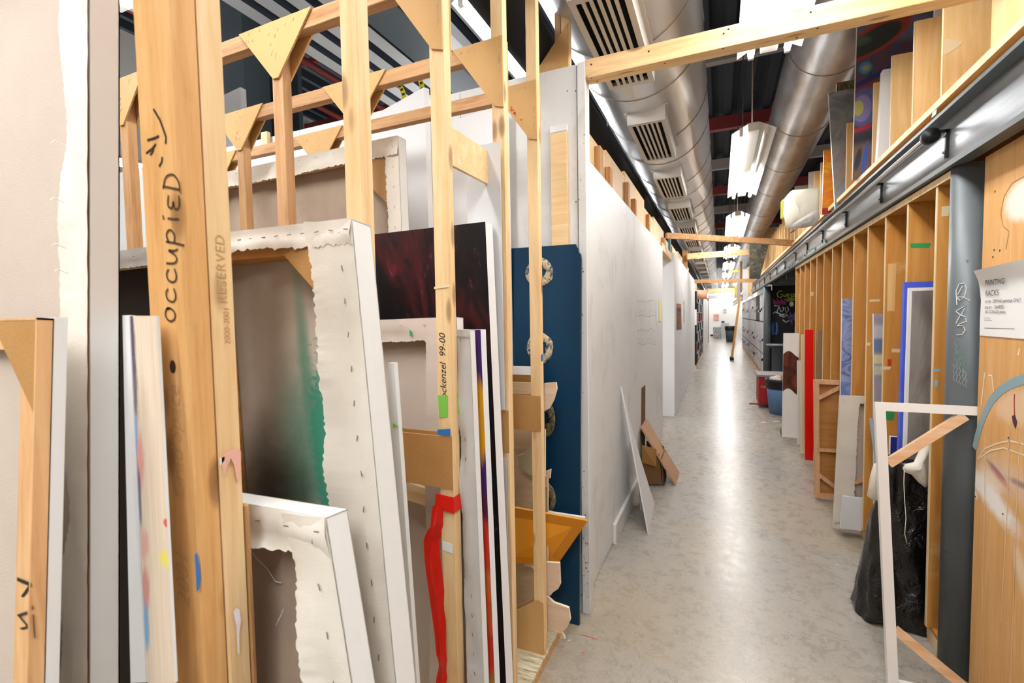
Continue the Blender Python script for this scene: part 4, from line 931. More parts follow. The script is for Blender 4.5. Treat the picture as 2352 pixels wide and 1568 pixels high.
# pipe column
pc = thing('pipe_column', 'round grey steel pipe column with white graffiti', 'column', (.9616, 2.60, 0))
lathe('shaft', m_grey, pc, (.9616, 2.60, 0), [(0, .001), (.070, .001), (.070, 2.166), (0, 2.166)], 32)
m_chalk = flat('white_marker', '#dcdedf', .6)
def oncol(px, py):
    d = _r*((px-CX)/FPX) - _u*((py-CY)/FPX) + _f; c0 = V((.9616, 2.60)); dd = V((d.x, d.y)); a = dd.dot(dd); b_ = -2*dd.dot(c0); c_ = c0.dot(c0)-.0708**2
    disc = max(0, b_*b_-4*a*c_); t_ = (-b_-math.sqrt(disc))/(2*a); return CAMP+d*t_
b = MB()
def gr(pts, w=.0035):
    dense = []
    for (x0, y0), (x1, y1) in zip(pts[:-1], pts[1:]):
        for k in range(3): dense.append((x0+(x1-x0)*k/3, y0+(y1-y0)*k/3))
    dense.append(pts[-1]); q = [oncol(*p) for p in dense]; b.tube(q, w/2, 5)
gr([(2198, 700), (2196, 668), (2203, 652), (2215, 650), (2220, 662), (2216, 680), (2205, 690), (2197, 682), (2212, 682), (2228, 690)]); gr([(2200, 676), (2212, 655)])
gr([(2196, 714), (2218, 702), (2207, 725), (2196, 715)]); gr([(2196, 742), (2206, 722), (2217, 728), (2220, 738), (2205, 743), (2198, 748), (2212, 748), (2217, 758), (2210, 768), (2197, 769)])
b.build('white_graffiti', m_chalk, pc)
b = MB()
for k in range(5):
    x = 2194+5*k; gr([(x+random.uniform(-2, 2), 780+12*k+8*j+random.uniform(-2, 2)) if j % 2 else (x+4, 780+12*k+8*j) for j in range(7)], .0016)
b.build('green_scribble', flat('green_chalk', '#7fae93', .7), pc)
b = MB()
for k in range(5):
    x = 2190+7*k; gr([(x+(3 if j % 2 else -1), 835+8*j+4*k) for j in range(6)], .0016)
b.build('grey_scribble', flat('grey_chalk', '#a9b0b3', .7), pc)
# white board with rounded top behind the column
wx0 = at(2187, 900, y=2.69).x; t = box('white_board', m_white2, None, wx0, 1.3, 2.69, 2.708, .0, at(2190, 565, y=2.69).z, .008); tag(t, 'tall white board with a rounded corner squeezed behind the pipe column', 'board')

# big plywood end panel with sign
PX = .95
M = Mat('painted_ply_panel', .45); v = M.coord('Object', (7, 7, .5)); w = M.coord('Object'); c = M.ramp(M.noise(v, 3, 5, .6, 1.2), [(.3, '#cb9654'), (.55, '#d7a569'), (.75, '#e0b47d')])
d = M.ramp(M.noise(w, 18, 6, .75, .3), [(.68, 0.0), (.73, 1.0)]); c = M.mix(M.math('MULTIPLY', d, .4), c, '#8b6a45')
sp_ = M.n('ShaderNodeSeparateXYZ'); M.l(w, sp_.inputs[0]); cb_ = M.n('ShaderNodeCombineXYZ'); M.l(sp_.outputs[1], cb_.inputs[0]); M.l(sp_.outputs[2], cb_.inputs[1]); yz = cb_.outputs[0]
pn = M.noise(w, 22, 6, .7, .6); pn2 = M.noise(M.coord('Object', (1, 9, 60)), 3, 5, .7)
def dab(c, p, q, wid, soft, col, al, wob=1.0, nn=None):
    a_, b_ = at(*p, x=PX), at(*q, x=PX); y1, z1, y2, z2 = a_.y-1.8, a_.z, b_.y-1.8, b_.z
    k = M.blob(yz, ((y1+y2)/2, (z1+z2)/2), (math.hypot(y2-y1, z2-z1)/2, wid), soft, math.atan2(z2-z1, y2-y1), wob, nn or pn); return M.mix(M.math('MULTIPLY', k, al), c, col)
c = dab(c, (2225, 1080), (2335, 1215), .045, .5, '#f3efe9', .95); c = dab(c, (2240, 1090), (2300, 1120), .05, .6, '#f0e6da', .7); c = dab(c, (2290, 940), (2400, 930), .06, .3, '#e8c9a8', .7); c = dab(c, (2262, 1055), (2380, 1150), .05, .8, '#d9c4b4', .6)
c = dab(c, (2268, 1058), (2312, 1108), .012, .6, '#7a5a72', .8); c = dab(c, (2275, 1075), (2320, 1125), .010, .6, '#c9705f', .6); c = dab(c, (2320, 1100), (2380, 1130), .012, .6, '#6d5a62', .7)
c = dab(c, (2310, 470), (2420, 440), .07, .25, '#eee8dc', .9, .5); c = dab(c, (2332, 1250), (2360, 1380), .03, .7, '#ead6bb', .7); c = dab(c, (2236, 1124), (2246, 1148), .014, .3, '#efdcc4', .9)
M.color(c); m_bigply = M.m
ep = thing('plywood_sheet', 'big paint marked plywood panel at the right edge with a paper notice', 'panel', (PX, 1.8, 0))
slab('board', m_bigply, ep, [(PX, 2.475, 2.165), (PX, 1.15, 2.165), (PX, 1.15, 0), (PX, 2.475, 0)], (.02, 0, 0), m_ply_edge)
def pp(px, py, e=.0006): return at(px, py, x=PX-e)
def pstroke(name, colr, strokes, w):
    b = MB()
    for s in strokes: ribbon(b, [pp(*p, .0008) for p in s], w, (-1, 0, 0))
    return b.build(name, flat(name, colr, .5), ep)
def ppoly(name, colr, pts, e=.0005): return slab(name, flat(name, colr, .6), ep, [pp(*p, e) for p in pts], (.0003, 0, 0))
arc = [(2238, 1030), (2243, 1005), (2252, 975), (2263, 945), (2278, 918), (2297, 897), (2320, 882), (2352, 870), (2380, 862)]
pstroke('grey_blue_arc', '#8ba4ab', [arc], .035)
pstroke('pale_arcs', '#ead3b3', [[(2245, 1055), (2262, 1030), (2290, 1018), (2320, 1012), (2352, 1020)], [(2252, 1050), (2275, 1034), (2305, 1028), (2352, 1045)]], .006)
pstroke('red_drip', '#b8382a', [[(2330, 905), (2329, 925), (2330, 950), (2331, 970)]], .006)
ppoly('dark_red_dab', '#4a2233', [(2324, 955), (2331, 952), (2336, 970), (2332, 985), (2326, 970)], .001)
pstroke('drip_lines', '#eacfa6', [[(2318, 985), (2314, 1150), (2306, 1300), (2299, 1430)], [(2343, 990), (2337, 1100), (2330, 1300), (2322, 1568)], [(2262, 1000), (2262, 1150), (2256, 1400), (2250, 1568)]], .0035)
tag_ = pstroke('chalk_marks', '#f0dfc6', [[(2262, 855), (2258, 890), (2254, 930)], [(2270, 862), (2278, 862), (2280, 880), (2282, 900)], [(2342, 800), (2338, 815)]], .007); tag(tag_, kind='stuff')
pstroke('pencil_bubble', '#8f7250', [[(2352, 405), (2325, 420), (2306, 450), (2298, 490), (2304, 520), (2318, 532), (2312, 560), (2310, 572)]], .0028)
b = MB()
for px, py in ((2296, 575), (2283, 574), (2280, 590), (2285, 440), (2306, 660), (2316, 1005), (2240, 1140), (2303, 1180)):
    p = pp(px, py, .0008); s = .004; b.slab([p+V((0, -s, s)), p+V((0, s, s*.6)), p+V((0, s*.7, -s)), p+V((0, -s, -s*.8))], (.0003, 0, 0))
tag(b.build('specks', m_ink, ep), kind='stuff')
# paper notice
m_paper = flat('paper', '#f0eeec', .7)
sg = thing('paper_notice', 'white paper notice about painting racks taped to the plywood panel', 'notice', (PX-.01, 2.2, 1.35))
PZ = lambda px, py, e: at(px, py, x=PX-e)
# sheet with its curled upper corner
r0 = [PZ(2253, 770, .003), PZ(2252, 700, .004), PZ(2254, 655, .006), PZ(2258, 640, .012)]
yN = 1.72
vs = []; fs = []
lz = [(770, .003), (730, .0035), (690, .004), (660, .006), (645, .014), (632, .032), (622, .042)]
left = {770: 2250, 730: 2251, 690: 2253, 660: 2250, 645: 2247, 632: 2241, 622: 2236}
for py, e in lz:
    a = PZ(left[py], py, e); zz = a.z
    for k in range(9):
        f = k/8; lift = e if f < .99 else e; ee = .003+(e-.003)*(1-.55*f)
        vs.append(V((PX-ee, a.y+(yN-a.y)*f, zz+ (.0 if py > 650 else .03*f*(650-py)/28))))
for i in range(len(lz)-1):
    for k in range(8): a = i*9+k; fs.append((a, a+1, a+10, a+9))
mesh('sheet', vs, fs, m_paper, sg, True)
m_print = flat('print_black', '#3a3838', .6)
def line_(s, px, py, size, e=.0062, sh=0.0, sp=1.0):
    o_ = PZ(px, py, e); text('printed_line', s, size, m_print, sg, o_, (0, -1, 0), (0, 0, 1), sh, sp)
line_('PAINTING', 2262, 656, .030, .0145); line_('RACKS', 2263, 680, .031, .0085); line_('are for', 2262, 695, .0165); line_('DRYING paintings ONLY', 2280, 695, .0175); line_('and are', 2262, 708.5, .0165); line_('SHARED', 2284, 708.5, .0175); line_('NO STORAGE, please.', 2262, 719, .0155); line_('Painting Faculty', 2261, 731, .007); line_('Faculty Distribution', 2261, 736.5, .007)
b = MB(); b.slab([PZ(2261, 752.5, .0042), PZ(2330, 754.5, .0042), PZ(2330, 755.2, .0042), PZ(2261, 753.3, .0042)], (.0003, 0, 0)); b.build('printed_rule', m_print, sg)

# ------------------------------------------------------------------ things in the lower rack
def rack_panel(label, px, pt, pb, mat, side=None, X=XF+.03, width=.5, th=.03, lean=.0, zb=None, name='painting', cat='painting', lx=.0, Y=None):
    a = at(px, pt, x=X) if Y is None else at(px, pt, y=Y)
    if Y is not None: X = a.x
    b_ = at(px, pb, x=X) if pb else None; z0 = zb if zb is not None else b_.z
    y = a.y; t = thing(name, label, cat, (X+width/2, y, z0))
    TLp = V((X, y, a.z)); BLp = V((X+lx, y-lean, z0))
    slab('picture', mat, t, [TLp, TLp+V((width, 0, 0)), BLp+V((width, 0, 0)), BLp], (0, .002, 0)); slab('edge', side or m_white, t, [p+V((0, .0022, 0)) for p in (TLp, TLp+V((width, 0, 0)), BLp+V((width, 0, 0)), BLp)], (0, th, 0))
    return t
m_ab_blue = painting('blue_abstract', [(.35, '#6f84c8'), (.5, '#a5b2dc'), (.62, '#5468ad'), (.75, '#c9cde0')], (), 3.5, 6, 2.0, stretch=(.8, 3, 1))
rack_panel('narrow blue abstract painting in the lower rack', 1935, 686, 905, m_ab_blue, Y=4.48, zb=.0805)
m_strip = painting('grey_strip', [(.3, '#8d8796'), (.6, '#a59daa'), (.8, '#7d7688')], [(.2, .92, .6, .03, .3, 0, .2, '#b9bcc4'), (.2, .86, .6, .03, .2, 0, .2, '#6a7ca0'), (.2, .80, .6, .02, .3, 0, .2, '#d5d0a8'), (.2, .75, .6, .02, .3, 0, .2, '#c2c7b5')], 3, 4, .5, stretch=(.6, 4, 1))
rack_panel('narrow grey striped painting in the lower rack', 2007, 720, 920, m_strip, Y=3.76, zb=.0805, lx=.03)
mcl = flat('clear_plastic_wrap', '#9b8266', .3)
rack_panel('clear plastic wrapped brown board in the lower rack', 1878, 757, 868, mcl, mcl, Y=5.55, zb=.0805, name='wrapped_board', cat='board', th=.02)
m_ultra = painting('ultramarine', [(.3, '#3f52c8'), (.7, '#5b6fd8')], (), 4)
rack_panel('canvas painted ultramarine behind the charcoal drawing', 2078, 648, 1060, m_ultra, m_ultra, Y=3.03, zb=.0805, lx=-.015, width=.6)
m_char = painting('charcoal', [(.36, '#5d5753'), (.5, '#918a85'), (.62, '#78716c'), (.78, '#a9a39e')], [(.28, .33, .3, .25, .6, .3, .8, '#4a4542', .7), (.25, .9, .22, .06, .5, -.4, .5, '#4f4a47', .6), (.3, .62, .1, .2, .8, .1, .5, '#b2aca7', .6)], 3, 7, 1.0, stretch=(1, .5, 1))
t = rack_panel('large charcoal grey drawing on a white canvas in the lower rack', 2088, 661, 1060, m_white, m_white, Y=2.96, zb=.0805, lx=-.01, width=.6, th=.02)
y = t.location.y-.001; a = at(2095, 668, y=y); slab('drawing', m_char, t, [V((a.x, y, a.z)), V((a.x+.5, y, a.z)), V((a.x+.5, y, .1)), V((a.x-.01, y, .1))], (0, .0008, 0))
m_lb = painting('pale_blue_canvas', [(.3, '#8fa6b8'), (.7, '#b3c5d2')], (), 4)
rack_panel('leaning pale blue canvas behind the white stretcher', 1998, 962, 1100, m_lb, m_lb, Y=3.62, zb=.0805, lx=.10, width=.45, th=.015)
m_db = flat('deep_blue', '#23338f', .5)
rack_panel('small deep blue canvas low in the lower rack', 2046, 1003, 1100, m_db, m_white, Y=3.4, zb=.0805, width=.3)
# things that stand before the rack
def stand(label, bl, br_, tl_, zb, mat, side=None, th=.025, lean=.02, name='painting', cat='painting', part='picture'):
    BLp = at(*bl, z=zb); y = BLp.y; BRp = at(*br_, y=y); BRp.z = BLp.z; TLp = at(*tl_, y=y+lean); w = BRp.x-BLp.x
    TRp = V((TLp.x+w, TLp.y, TLp.z)); t = thing(name, label, cat, (BLp.x+w/2, y, zb))
    slab(part, mat, t, [TLp, TRp, BRp, BLp], (0, .002, 0)); slab('edge', side or m_white, t, [p+V((0, .0022, 0)) for p in (TLp, TRp, BRp, BLp)], (0, th, 0)); return t
m_red_g = Mat('bright_red_gloss', .3).color('#e8110c').m
stand('glossy bright red board standing before the drying rack', (1849, 1056), (1868, 1056), (1849, 757), .06, m_red_g, m_red_g, .03, .01, 'red_board', 'board', 'board')
M = Mat('brown_wave_painting', .45); uv = M.coord('UV'); nz = M.noise(uv, 3, 4, .5); c = M.ramp(M.noise(uv, 3, 4), [(.3, '#f0efed'), (.7, '#e8e6e3')])
wv = M.ramp(M.noise(M.coord('UV', (.7, 3, 1)), 2, 4, .5, .8), [(.35, '#2a1510'), (.5, '#5a2b1c'), (.65, '#7a3a26')])
sp_ = M.n('ShaderNodeSeparateXYZ'); M.l(uv, sp_.inputs[0]); yv = M.math('ADD', sp_.outputs[1], M.math('MULTIPLY', M.math('SINE', M.math('MULTIPLY', sp_.outputs[0], 4.5)), -.03))
band = M.math('MULTIPLY', M.math('GREATER_THAN', yv, .44), M.math('LESS_THAN', yv, .80)); c = M.mix(band, c, wv); M.color(c)
stand('white painting with a dark brown wave standing before the drying rack', (1796, 1003), (1831, 1006), (1800, 765), .07, M.m, flat('aqua_edge', '#9cc3cf', .5), .03, .03)
o = box('brown_block', mcd2, None, .73, .95, 6.86, 7.05, 0, .068, .003); tag(o, 'brown block under the brown wave painting', 'block')
stand('narrow white board beside the brown wave painting', (1832, 1020), (1840, 1022), (1831, 828), .03, m_white2, None, .02, .02, 'white_board', 'board', 'board')
stand('narrow cream board left of the red board', (1839, 1040), (1847, 1043), (1840, 768), .03, flat('cream', '#e6dcb4', .6), flat('cream_edge', '#d9c99a', .6), .02, .01, 'cream_board', 'board', 'board')
# wooden stretcher with plywood back and braces
def stretcher(label, TLp, TRp, BRp, BLp, bar, th, mbar, sheet=None, braces=(), mid=None, name='stretcher', mbrace=None):
    t = thing(name, label, 'stretcher', (BLp+BRp)/2); u1 = (TRp-TLp).normalized(); v1 = (BLp-TLp).normalized(); n1 = v1.cross(u1).normalized(); Wd = (TRp-TLp).length; Hh = (BLp-TLp).length
    P = lambda a, b_, c_=0: TLp+u1*a+v1*b_+n1*c_
    for q in ((0, Wd, 0, bar), (0, Wd, Hh-bar, Hh), (0, bar, bar, Hh-bar), (Wd-bar, Wd, bar, Hh-bar)) + (((bar, Wd-bar, mid*Hh, mid*Hh+bar*.7),) if mid else ()):
        slab('bar', mbar, t, [P(q[0], q[2]), P(q[1], q[2]), P(q[1], q[3]), P(q[0], q[3])], n1*-th)
    for (a0, b0, a1, b1, w) in braces:
        d = V((a1-a0, b1-b0)).normalized(); s = V((-d.y, d.x))*w/2
        slab('brace', mbrace or mbar, t, [P(a0-s.x, b0-s.y, -.002), P(a1-s.x, b1-s.y, -.002), P(a1+s.x, b1+s.y, -.002), P(a0+s.x, b0+s.y, -.002)], n1*-(th-.004))
    if sheet: slab('back_sheet', sheet, t, [P(.002, .002, -th+.004), P(Wd-.002, .002, -th+.004), P(Wd-.002, Hh-.002, -th+.004), P(.002, Hh-.002, -th+.004)], n1*-.004)
    return t
BLp = at(1872, 1142, z=.02); y = BLp.y; TLp = at(1870, 872, y=y+.03); Wd = .30; TRp = TLp+V((Wd, 0, 0)); BRp = BLp+V((Wd, 0, 0)); Hh = (BLp-TLp).length
m_lb_wood = wood('light_bar', ('#dfb28a', '#cfa077', '#b3835a'), 'z', knots=.2); m_darkply = mk_ply('knotty_plywood', ('#b67f45', '#a56d36', '#c08e55'), 'x', smudge=.5)
stretcher('wooden stretcher with a plywood back and corner braces before the rack', TLp, TRp, BRp, BLp, .036, .045, m_lb_wood, m_darkply, [(.02, .16, .24, .02, .03), (.02, Hh-.20, .24, Hh-.03, .03)], .58)
# canvas back
BLp = at(1914, 1212, z=.03); y = BLp.y; TLp = at(1930, 908, y=y+.06); Wd = .30; TRp = TLp+V((Wd, 0, 0)); BRp = BLp+V((Wd, 0, 0))
canvas_back('cream canvas seen from behind leaning before the drying rack', TLp, TRp, BLp, .035, (.115, .05, .05, .05), bar=.04, m_sheet=m_linen, m_fold=m_canvas2, m_side=m_canvas2, m_bar=m_lb_wood, stap=0, jag=.008, wr=.008, seed=41, group='canvases before the drying rack', crossbar=[(.1, .62, .28, .52, .03), (.08, .80, .28, .95, .03)])
stand('small plain white panel at the foot of the cream canvas', (1930, 1213), (1978, 1222), (1936, 1139), .07, flat('cool_white_panel', '#dedfe3', .5), None, .015, .02, 'white_board', 'panel', 'board')

# white stretcher in front
TLp = at(2010, 923, y=2.49); BLp = ext(TLp, at(2040, 1568, y=2.36), 0.0); Wq = .45; TRp = TLp+V((Wq, 0, 0)); BRp = BLp+V((Wq, 0, 0)); Hh = (BLp-TLp).length
m_whitebar = mk_white('white_painted_bar', '#efece9', .1)
mb_ = wood('raw_brace', ('#efcdaa', '#e0b48a', '#cb9769'), 'x', knots=.1)
stretcher('white painted open stretcher with raw wood corner braces before the black bag', TLp, TRp, BRp, BLp, .036, .03, m_whitebar, None, [(.038, .26, .30, .04, .036), (.038, Hh-.24, .30, Hh-.035, .036)], None, mbrace=mb_)

# black bag: crumpled sheet hanging over the shelf, wide hem on the floor
M = Mat('black_plastic', .22, spec=.6); M.color('#0d0d0e'); v = M.coord('Object'); M.bump(M.noise(v, 9, 5, .6, 1.2), .7, .03); m_bag = M.m
vs = []; fs = []; NR, NC = 46, 72
cx0 = .86; cy0 = 2.95; yB = 2.90
edge = [at(px, py, y=yB) for px, py in ((2036, 1056), (2026, 1110), (2016, 1165), (2000, 1235), (1984, 1310), (1966, 1400))]; edge.append(ext(edge[-2], edge[-1], .02))
def left_x(z):
    for a_, b_ in zip(edge[:-1], edge[1:]):
        if z >= b_.z: g_ = min(1, max(0, (a_.z-z)/(a_.z-b_.z))); return a_.x+(b_.x-a_.x)*g_
    return edge[-1].x
zB = edge[0].z
for i in range(NR):
    f = i/(NR-1); z = zB*(1-f)+.012*f; xl = left_x(z); xr = 1.03
    cx_ = (xl+xr)/2; rx = (xr-xl)/2; ry = .085+.06*f**1.2; cy_ = cy0
    for k in range(NC):
        a = 2*math.pi*k/NC; w_ = .35+.65*f
        nn = mnoise.noise(V((math.cos(a)*2.2, math.sin(a)*2.2, f*2.6+3)))*.022+mnoise.noise(V((math.cos(a)*5, math.sin(a)*5, f*7)))*.016+.008*math.sin(a*11+4*math.sin(f*5))*w_
        ca_ = math.cos(a); sa_ = math.sin(a); ex = math.copysign(abs(ca_)**.75, ca_); ey = math.copysign(abs(sa_)**.75, sa_)
        vs.append(V((cx_+(rx+nn*.5)*ex, cy_+(ry+nn)*ey, max(.004, z+.025*mnoise.noise(V((a*1.5, 0, 4)))*(1 if f > .9 else 0)))))
for i in range(NR-1):
    for k in range(NC): j = (k+1) % NC; fs.append((i*NC+k, i*NC+j, (i+1)*NC+j, (i+1)*NC+k))
fs.append(tuple(range(NC)))
bag = thing('rubbish_bag', 'shiny black plastic bag bulging out of the drying rack onto the floor', 'bag', (cx0, cy0, 0))
mesh('bag_skin', vs, fs, m_bag, bag, True)
# cream cloth on the bag, and a scrap left of the stretcher
def cloth(name, label, pts, y0, bul, seed, m=m_canvas, th=.012):
    q = [at(px, py, y=y0) for px, py in pts]; c0 = sum(q, V())/len(q); vs = []; fs = []; n_ = len(q); R = 6
    for r in range(R+1):
        f = r/R
        for k, p in enumerate(q):
            w = c0+(p-c0)*f; vs.append(w+V((0, -bul*(1-f*f)+.012*mnoise.noise(V((k*1.3, f*3, seed))), 0)))
    N = len(vs)
    for r in range(R+1):
        for k in range(n_): vs.append(vs[r*n_+k]+V((0, th, 0)))
    for r in range(R):
        for k in range(n_): j = (k+1) % n_; fs += [(r*n_+k, r*n_+j, (r+1)*n_+j, (r+1)*n_+k), (N+r*n_+k, N+(r+1)*n_+k, N+(r+1)*n_+j, N+r*n_+j)]
    for k in range(n_): j = (k+1) % n_; fs.append((R*n_+k, R*n_+j, N+R*n_+j, N+R*n_+k))
    o = mesh(name, vs, fs, m, None, True); return tag(o, label, 'cloth')
cloth('canvas_scrap', 'cream canvas scrap bunched on top of the black bag', [(2074, 1076), (2080, 1066), (2100, 1062), (2113, 1035), (2128, 1018), (2140, 1025), (2140, 1110), (2126, 1120), (2110, 1108), (2094, 1090), (2078, 1084)], 2.85, .04, 2)
cloth('canvas_scrap', 'frayed cream canvas scrap poking out left of the white stretcher', [(2008, 1066), (2018, 1062), (2022, 1150), (2004, 1148), (1993, 1140), (1996, 1118), (2000, 1095)], 2.88, .02, 5)
o = tube('string', m_canvas, None, [at(px, py, y=2.77) for px, py in ((2077, 1080), (2076, 1110), (2078, 1150), (2081, 1190), (2078, 1225), (2083, 1248))], .0018, 5); tag(o, 'thin string dangling over the black bag', 'string')

# ------------------------------------------------------------------ things on the upper rack
def upanel(label, px, pt, pb, mat, X=XU+.01, width=.6, th=.03, side=None, lx=.0, dy=.0, name='painting', cat='painting', Y=None):
    return rack_panel(label, px, pt, pb, mat, side, X, width, th, dy, None, name, cat, lx, Y)
m_swirl = painting('colourful_swirl_painting', [(.32, '#2e2f45'), (.45, '#54566f'), (.56, '#6a4a55'), (.68, '#4f6a6a'), (.8, '#8a5a4a')],
    [(.2, .90, .5, .10, .3, -.1, .3, '#6a748f', .8), (.16, .83, .30, .085, .12, .25, .15, '#b0452c', .95), (.14, .82, .25, .065, .12, .25, .2, '#3f443e', 1), (.02, .83, .1, .03, .4, 0, .3, '#566a55', .8), (.08, .665, .055, .035, .2, 0, .2, '#4a93b8', .95), (.085, .665, .03, .016, .3, 0, .3, '#b0a05a', .95),
     (.15, .60, .3, .02, .5, .25, .3, '#3d3a7c', .9), (.15, .555, .3, .025, .5, .2, .4, '#93463a', .85), (.08, .43, .125, .115, .10, .2, .12, '#6a6fa5', 1), (.06, .425, .085, .08, .10, .2, .12, '#9a92cc', 1), (.03, .43, .045, .045, .1, 0, .12, '#c9c878', 1), (.1, .31, .14, .014, .3, .15, .2, '#c23a48', .95), (.1, .25, .2, .03, .5, .1, .3, '#45434a', .95), (.1, .10, .25, .11, .25, 0, .3, '#8d6f5c', 1), (.04, .12, .025, .07, .3, -.3, .4, '#39485a', .95), (.10, .12, .02, .10, .2, -.2, .25, '#4d6fd0', 1)], 3, 6, 1.2, stretch=(2, 1, 1))
a = at(1968, 60, x=XU-.05); upanel('tall colourful abstract painting with a lilac swirl on the upper rack', 1970, 30, 405, m_swirl, X=XU-.05, width=.7, lx=-.012, side=m_canvas)
m_gp = painting('grey_smoky_painting', [(.35, '#6d7278'), (.5, '#a3a6aa'), (.6, '#858a92'), (.75, '#b9b3b5')], [(.2, .35, .2, .2, .7, 0, .6, '#a2938f', .7), (.2, .12, .3, .1, .5, 0, .5, '#9fb0bd', .7), (.5, .9, .3, .08, .6, 0, .5, '#4d5256', .6)], 2.5, 6, 1.5)
upanel('smoky grey abstract painting on the upper rack', 1903, 213, 485, m_gp, Y=4.92, width=.6, lx=.06, dy=.02)
m_or = painting('orange_yellow_painting', [(.35, '#e9a41c'), (.5, '#dd7a2a'), (.62, '#eec23a'), (.75, '#d9572e')], [(.1, .04, .5, .06, .2, 0, .2, '#a8261c', 1)], 3, 5, 1.5)
upanel('orange and yellow painting on the upper rack', 1893, 345, 490, m_or, Y=5.25, width=.5, lx=-.01)
m_gn = painting('green_striped', [(.4, '#6f8a55'), (.5, '#3f4f35'), (.6, '#9a5a45'), (.7, '#7d9a68')], (), 3, 3, .5, stretch=(6, 1, 1))
upanel('small green striped canvas tilted behind the grey painting', 1922, 190, 300, m_gn, Y=5.02, width=.4)
upanel('white wrapped roll between upper rack dividers', 2028, 160, 370, m_white, X=XU+.0, width=.3, th=.05, lx=-.02, name='white_roll', cat='roll')
upanel('white card behind the first upper divider', 2148, 15, 250, m_white, X=XU+.16, width=.4, th=.02, name='white_card', cat='card')
upanel('pale framed canvas edge above the cream paper on the upper rack', 1858, 395, 470, m_white2, X=XU+.0, width=.4, name='framed_canvas')
upanel('cream edged canvas further along the upper rack', 1826, 428, 480, m_white2, X=XU-.01, width=.4, name='framed_canvas')
# cream paper folded over the shelf
q = [(1802, 455), (1815, 440), (1820, 437), (1883, 430), (1883, 500), (1872, 515), (1850, 522), (1815, 524), (1806, 522), (1800, 490)]
m_cream = mk_canvas('cream_paper', '#efeddc', '#e2dfcc')
cloth('paper_sheets', 'big sheets of cream paper sagging over the edge of the upper shelf', q, 5.35, .05, 8, m_cream, .02)
o = cloth('cloth_underside', 'greyish cloth drooping under the cream paper sheets', [(1812, 522), (1835, 505), (1860, 490), (1880, 480), (1884, 500), (1870, 518), (1845, 523)], 5.2, .02, 3, m_silver, .01)
p = at(1794, 458, y=5.45); p2 = at(1800, 505, y=5.45); o = box('yellow_bag', flat('lime_plastic', '#a8a832', .4), None, p.x, p2.x+.1, 5.42, 5.5, p2.z, p.z, .02); tag(o, 'yellow green plastic thing at the end of the cream paper', 'bag')
b = MB(); p = at(1828, 528, x=XU-.03)
for k in range(5): b.tube([p+V((-.02+.01*k, .05*k, .02*math.sin(k))), p+V((.02, .06+.05*k, .03)), p+V((-.04, .1+.05*k, .0))], .004, 5)
tag(b.build('wire_tangle', m_steel), 'tangle of thin wire lying on the upper shelf edge', 'wire')
# dark slab, door leaf and pale panels further along the upper level
M = Mat('dark_speckled', .6); v = M.coord('Object'); M.color(M.ramp(M.noise(v, 14, 6, .7, 1), [(.4, '#2a2824'), (.55, '#4a463a'), (.7, '#7a7050')])); m_spk = M.m
q = [at(1721, 552, y=10.2), at(1768, 552, y=10.2), at(1745, 640, y=10.2), at(1721, 640, y=10.2)]
o = slab('dark_board', m_spk, None, q, (0, .04, 0)); tag(o, 'dark speckled board jutting from the upper rack over the aisle', 'board')
o = box('upper_wall', m_ply_up, None, .97, 2.2, 16.6, 16.64, 2.54, 4.2); tag(o, 'plywood wall closing the upper rack far down', 'board')
for i, (px, w, pt, pb, m) in enumerate(((1706, 12, 618, 690, m_white), (1718, 10, 612, 680, m_pine['z']))):
    q = [at(px, pt, y=15), at(px+w, pt, y=15), at(px+w, pb, y=15), at(px, pb, y=15)]
    o = slab('tall_board', m, None, q, (0, .03, 0)); tag(o, ['white panel at the far end of the upper shelf', 'pine panel at the far end of the upper shelf'][i], 'panel')

# ================================================================== FAR END OF THE AISLE
# black locker column on the left
bk = thing('black_cabinet', 'black cabinet with shelves standing past the left wall', 'cabinet', (-.85, 15, 0))
xa, xb, ya, yb, zh = -1.15, -.60, 14.6, 20.2, 2.25
box('side', m_black, bk, xa, xb, ya, ya+.05, .12, zh); box('back', m_black, bk, xa, xa+.04, ya+.05, yb, .12, zh); box('top', m_black, bk, xa, xb, ya+.05, yb, zh-.04, zh); box('plinth', m_pine['x'], bk, xa, xb-.03, ya, yb, 0, .12)
for k in range(1, 8): box('upright', m_black, bk, xb-.04, xb, ya+.8*k-.03, ya+.8*k+.03, .12, zh-.04)
for j in range(1, 7): box('shelf', m_grille, bk, xa+.04, xb-.005, ya+.05, yb, .12+.3*j, .15+.3*j)
for k in range(7):
    for j in range(7):
        if (k*7+j*3) % 5 < 2: continue
        col = ['#c9c9cc', '#d6d2cb', '#7d7f86', '#b4b4b8', '#4a5a7a', '#a8423a'][(k*3+j*5) % 6]
        box('locker_door', flat('door_'+col[1:], col, .5), bk, xb-.02, xb-.006, ya+.08+.8*k, ya+.74+.8*k, .16+.3*j, .40+.3*j)
o = slab('paper', m_paper, bk, [V((-.9, 14.598, 1.72)), V((-.60, 14.598, 1.72)), V((-.60, 14.598, 1.28)), V((-.9, 14.598, 1.28))], (0, -.001, 0))
# sheets beyond
o = box('white_cabinet', m_hall, None, -1.15, -.58, 20.3, 29, 0, 2.3); tag(o, 'long white cabinet run beyond the black cabinet', 'cabinet')
o = box('door_jamb', m_brown['z'], None, -1.0, -.55, 29.1, 29.3, 0, 2.5); tag(o, 'brown door jamb at the far left of the aisle', 'jamb')
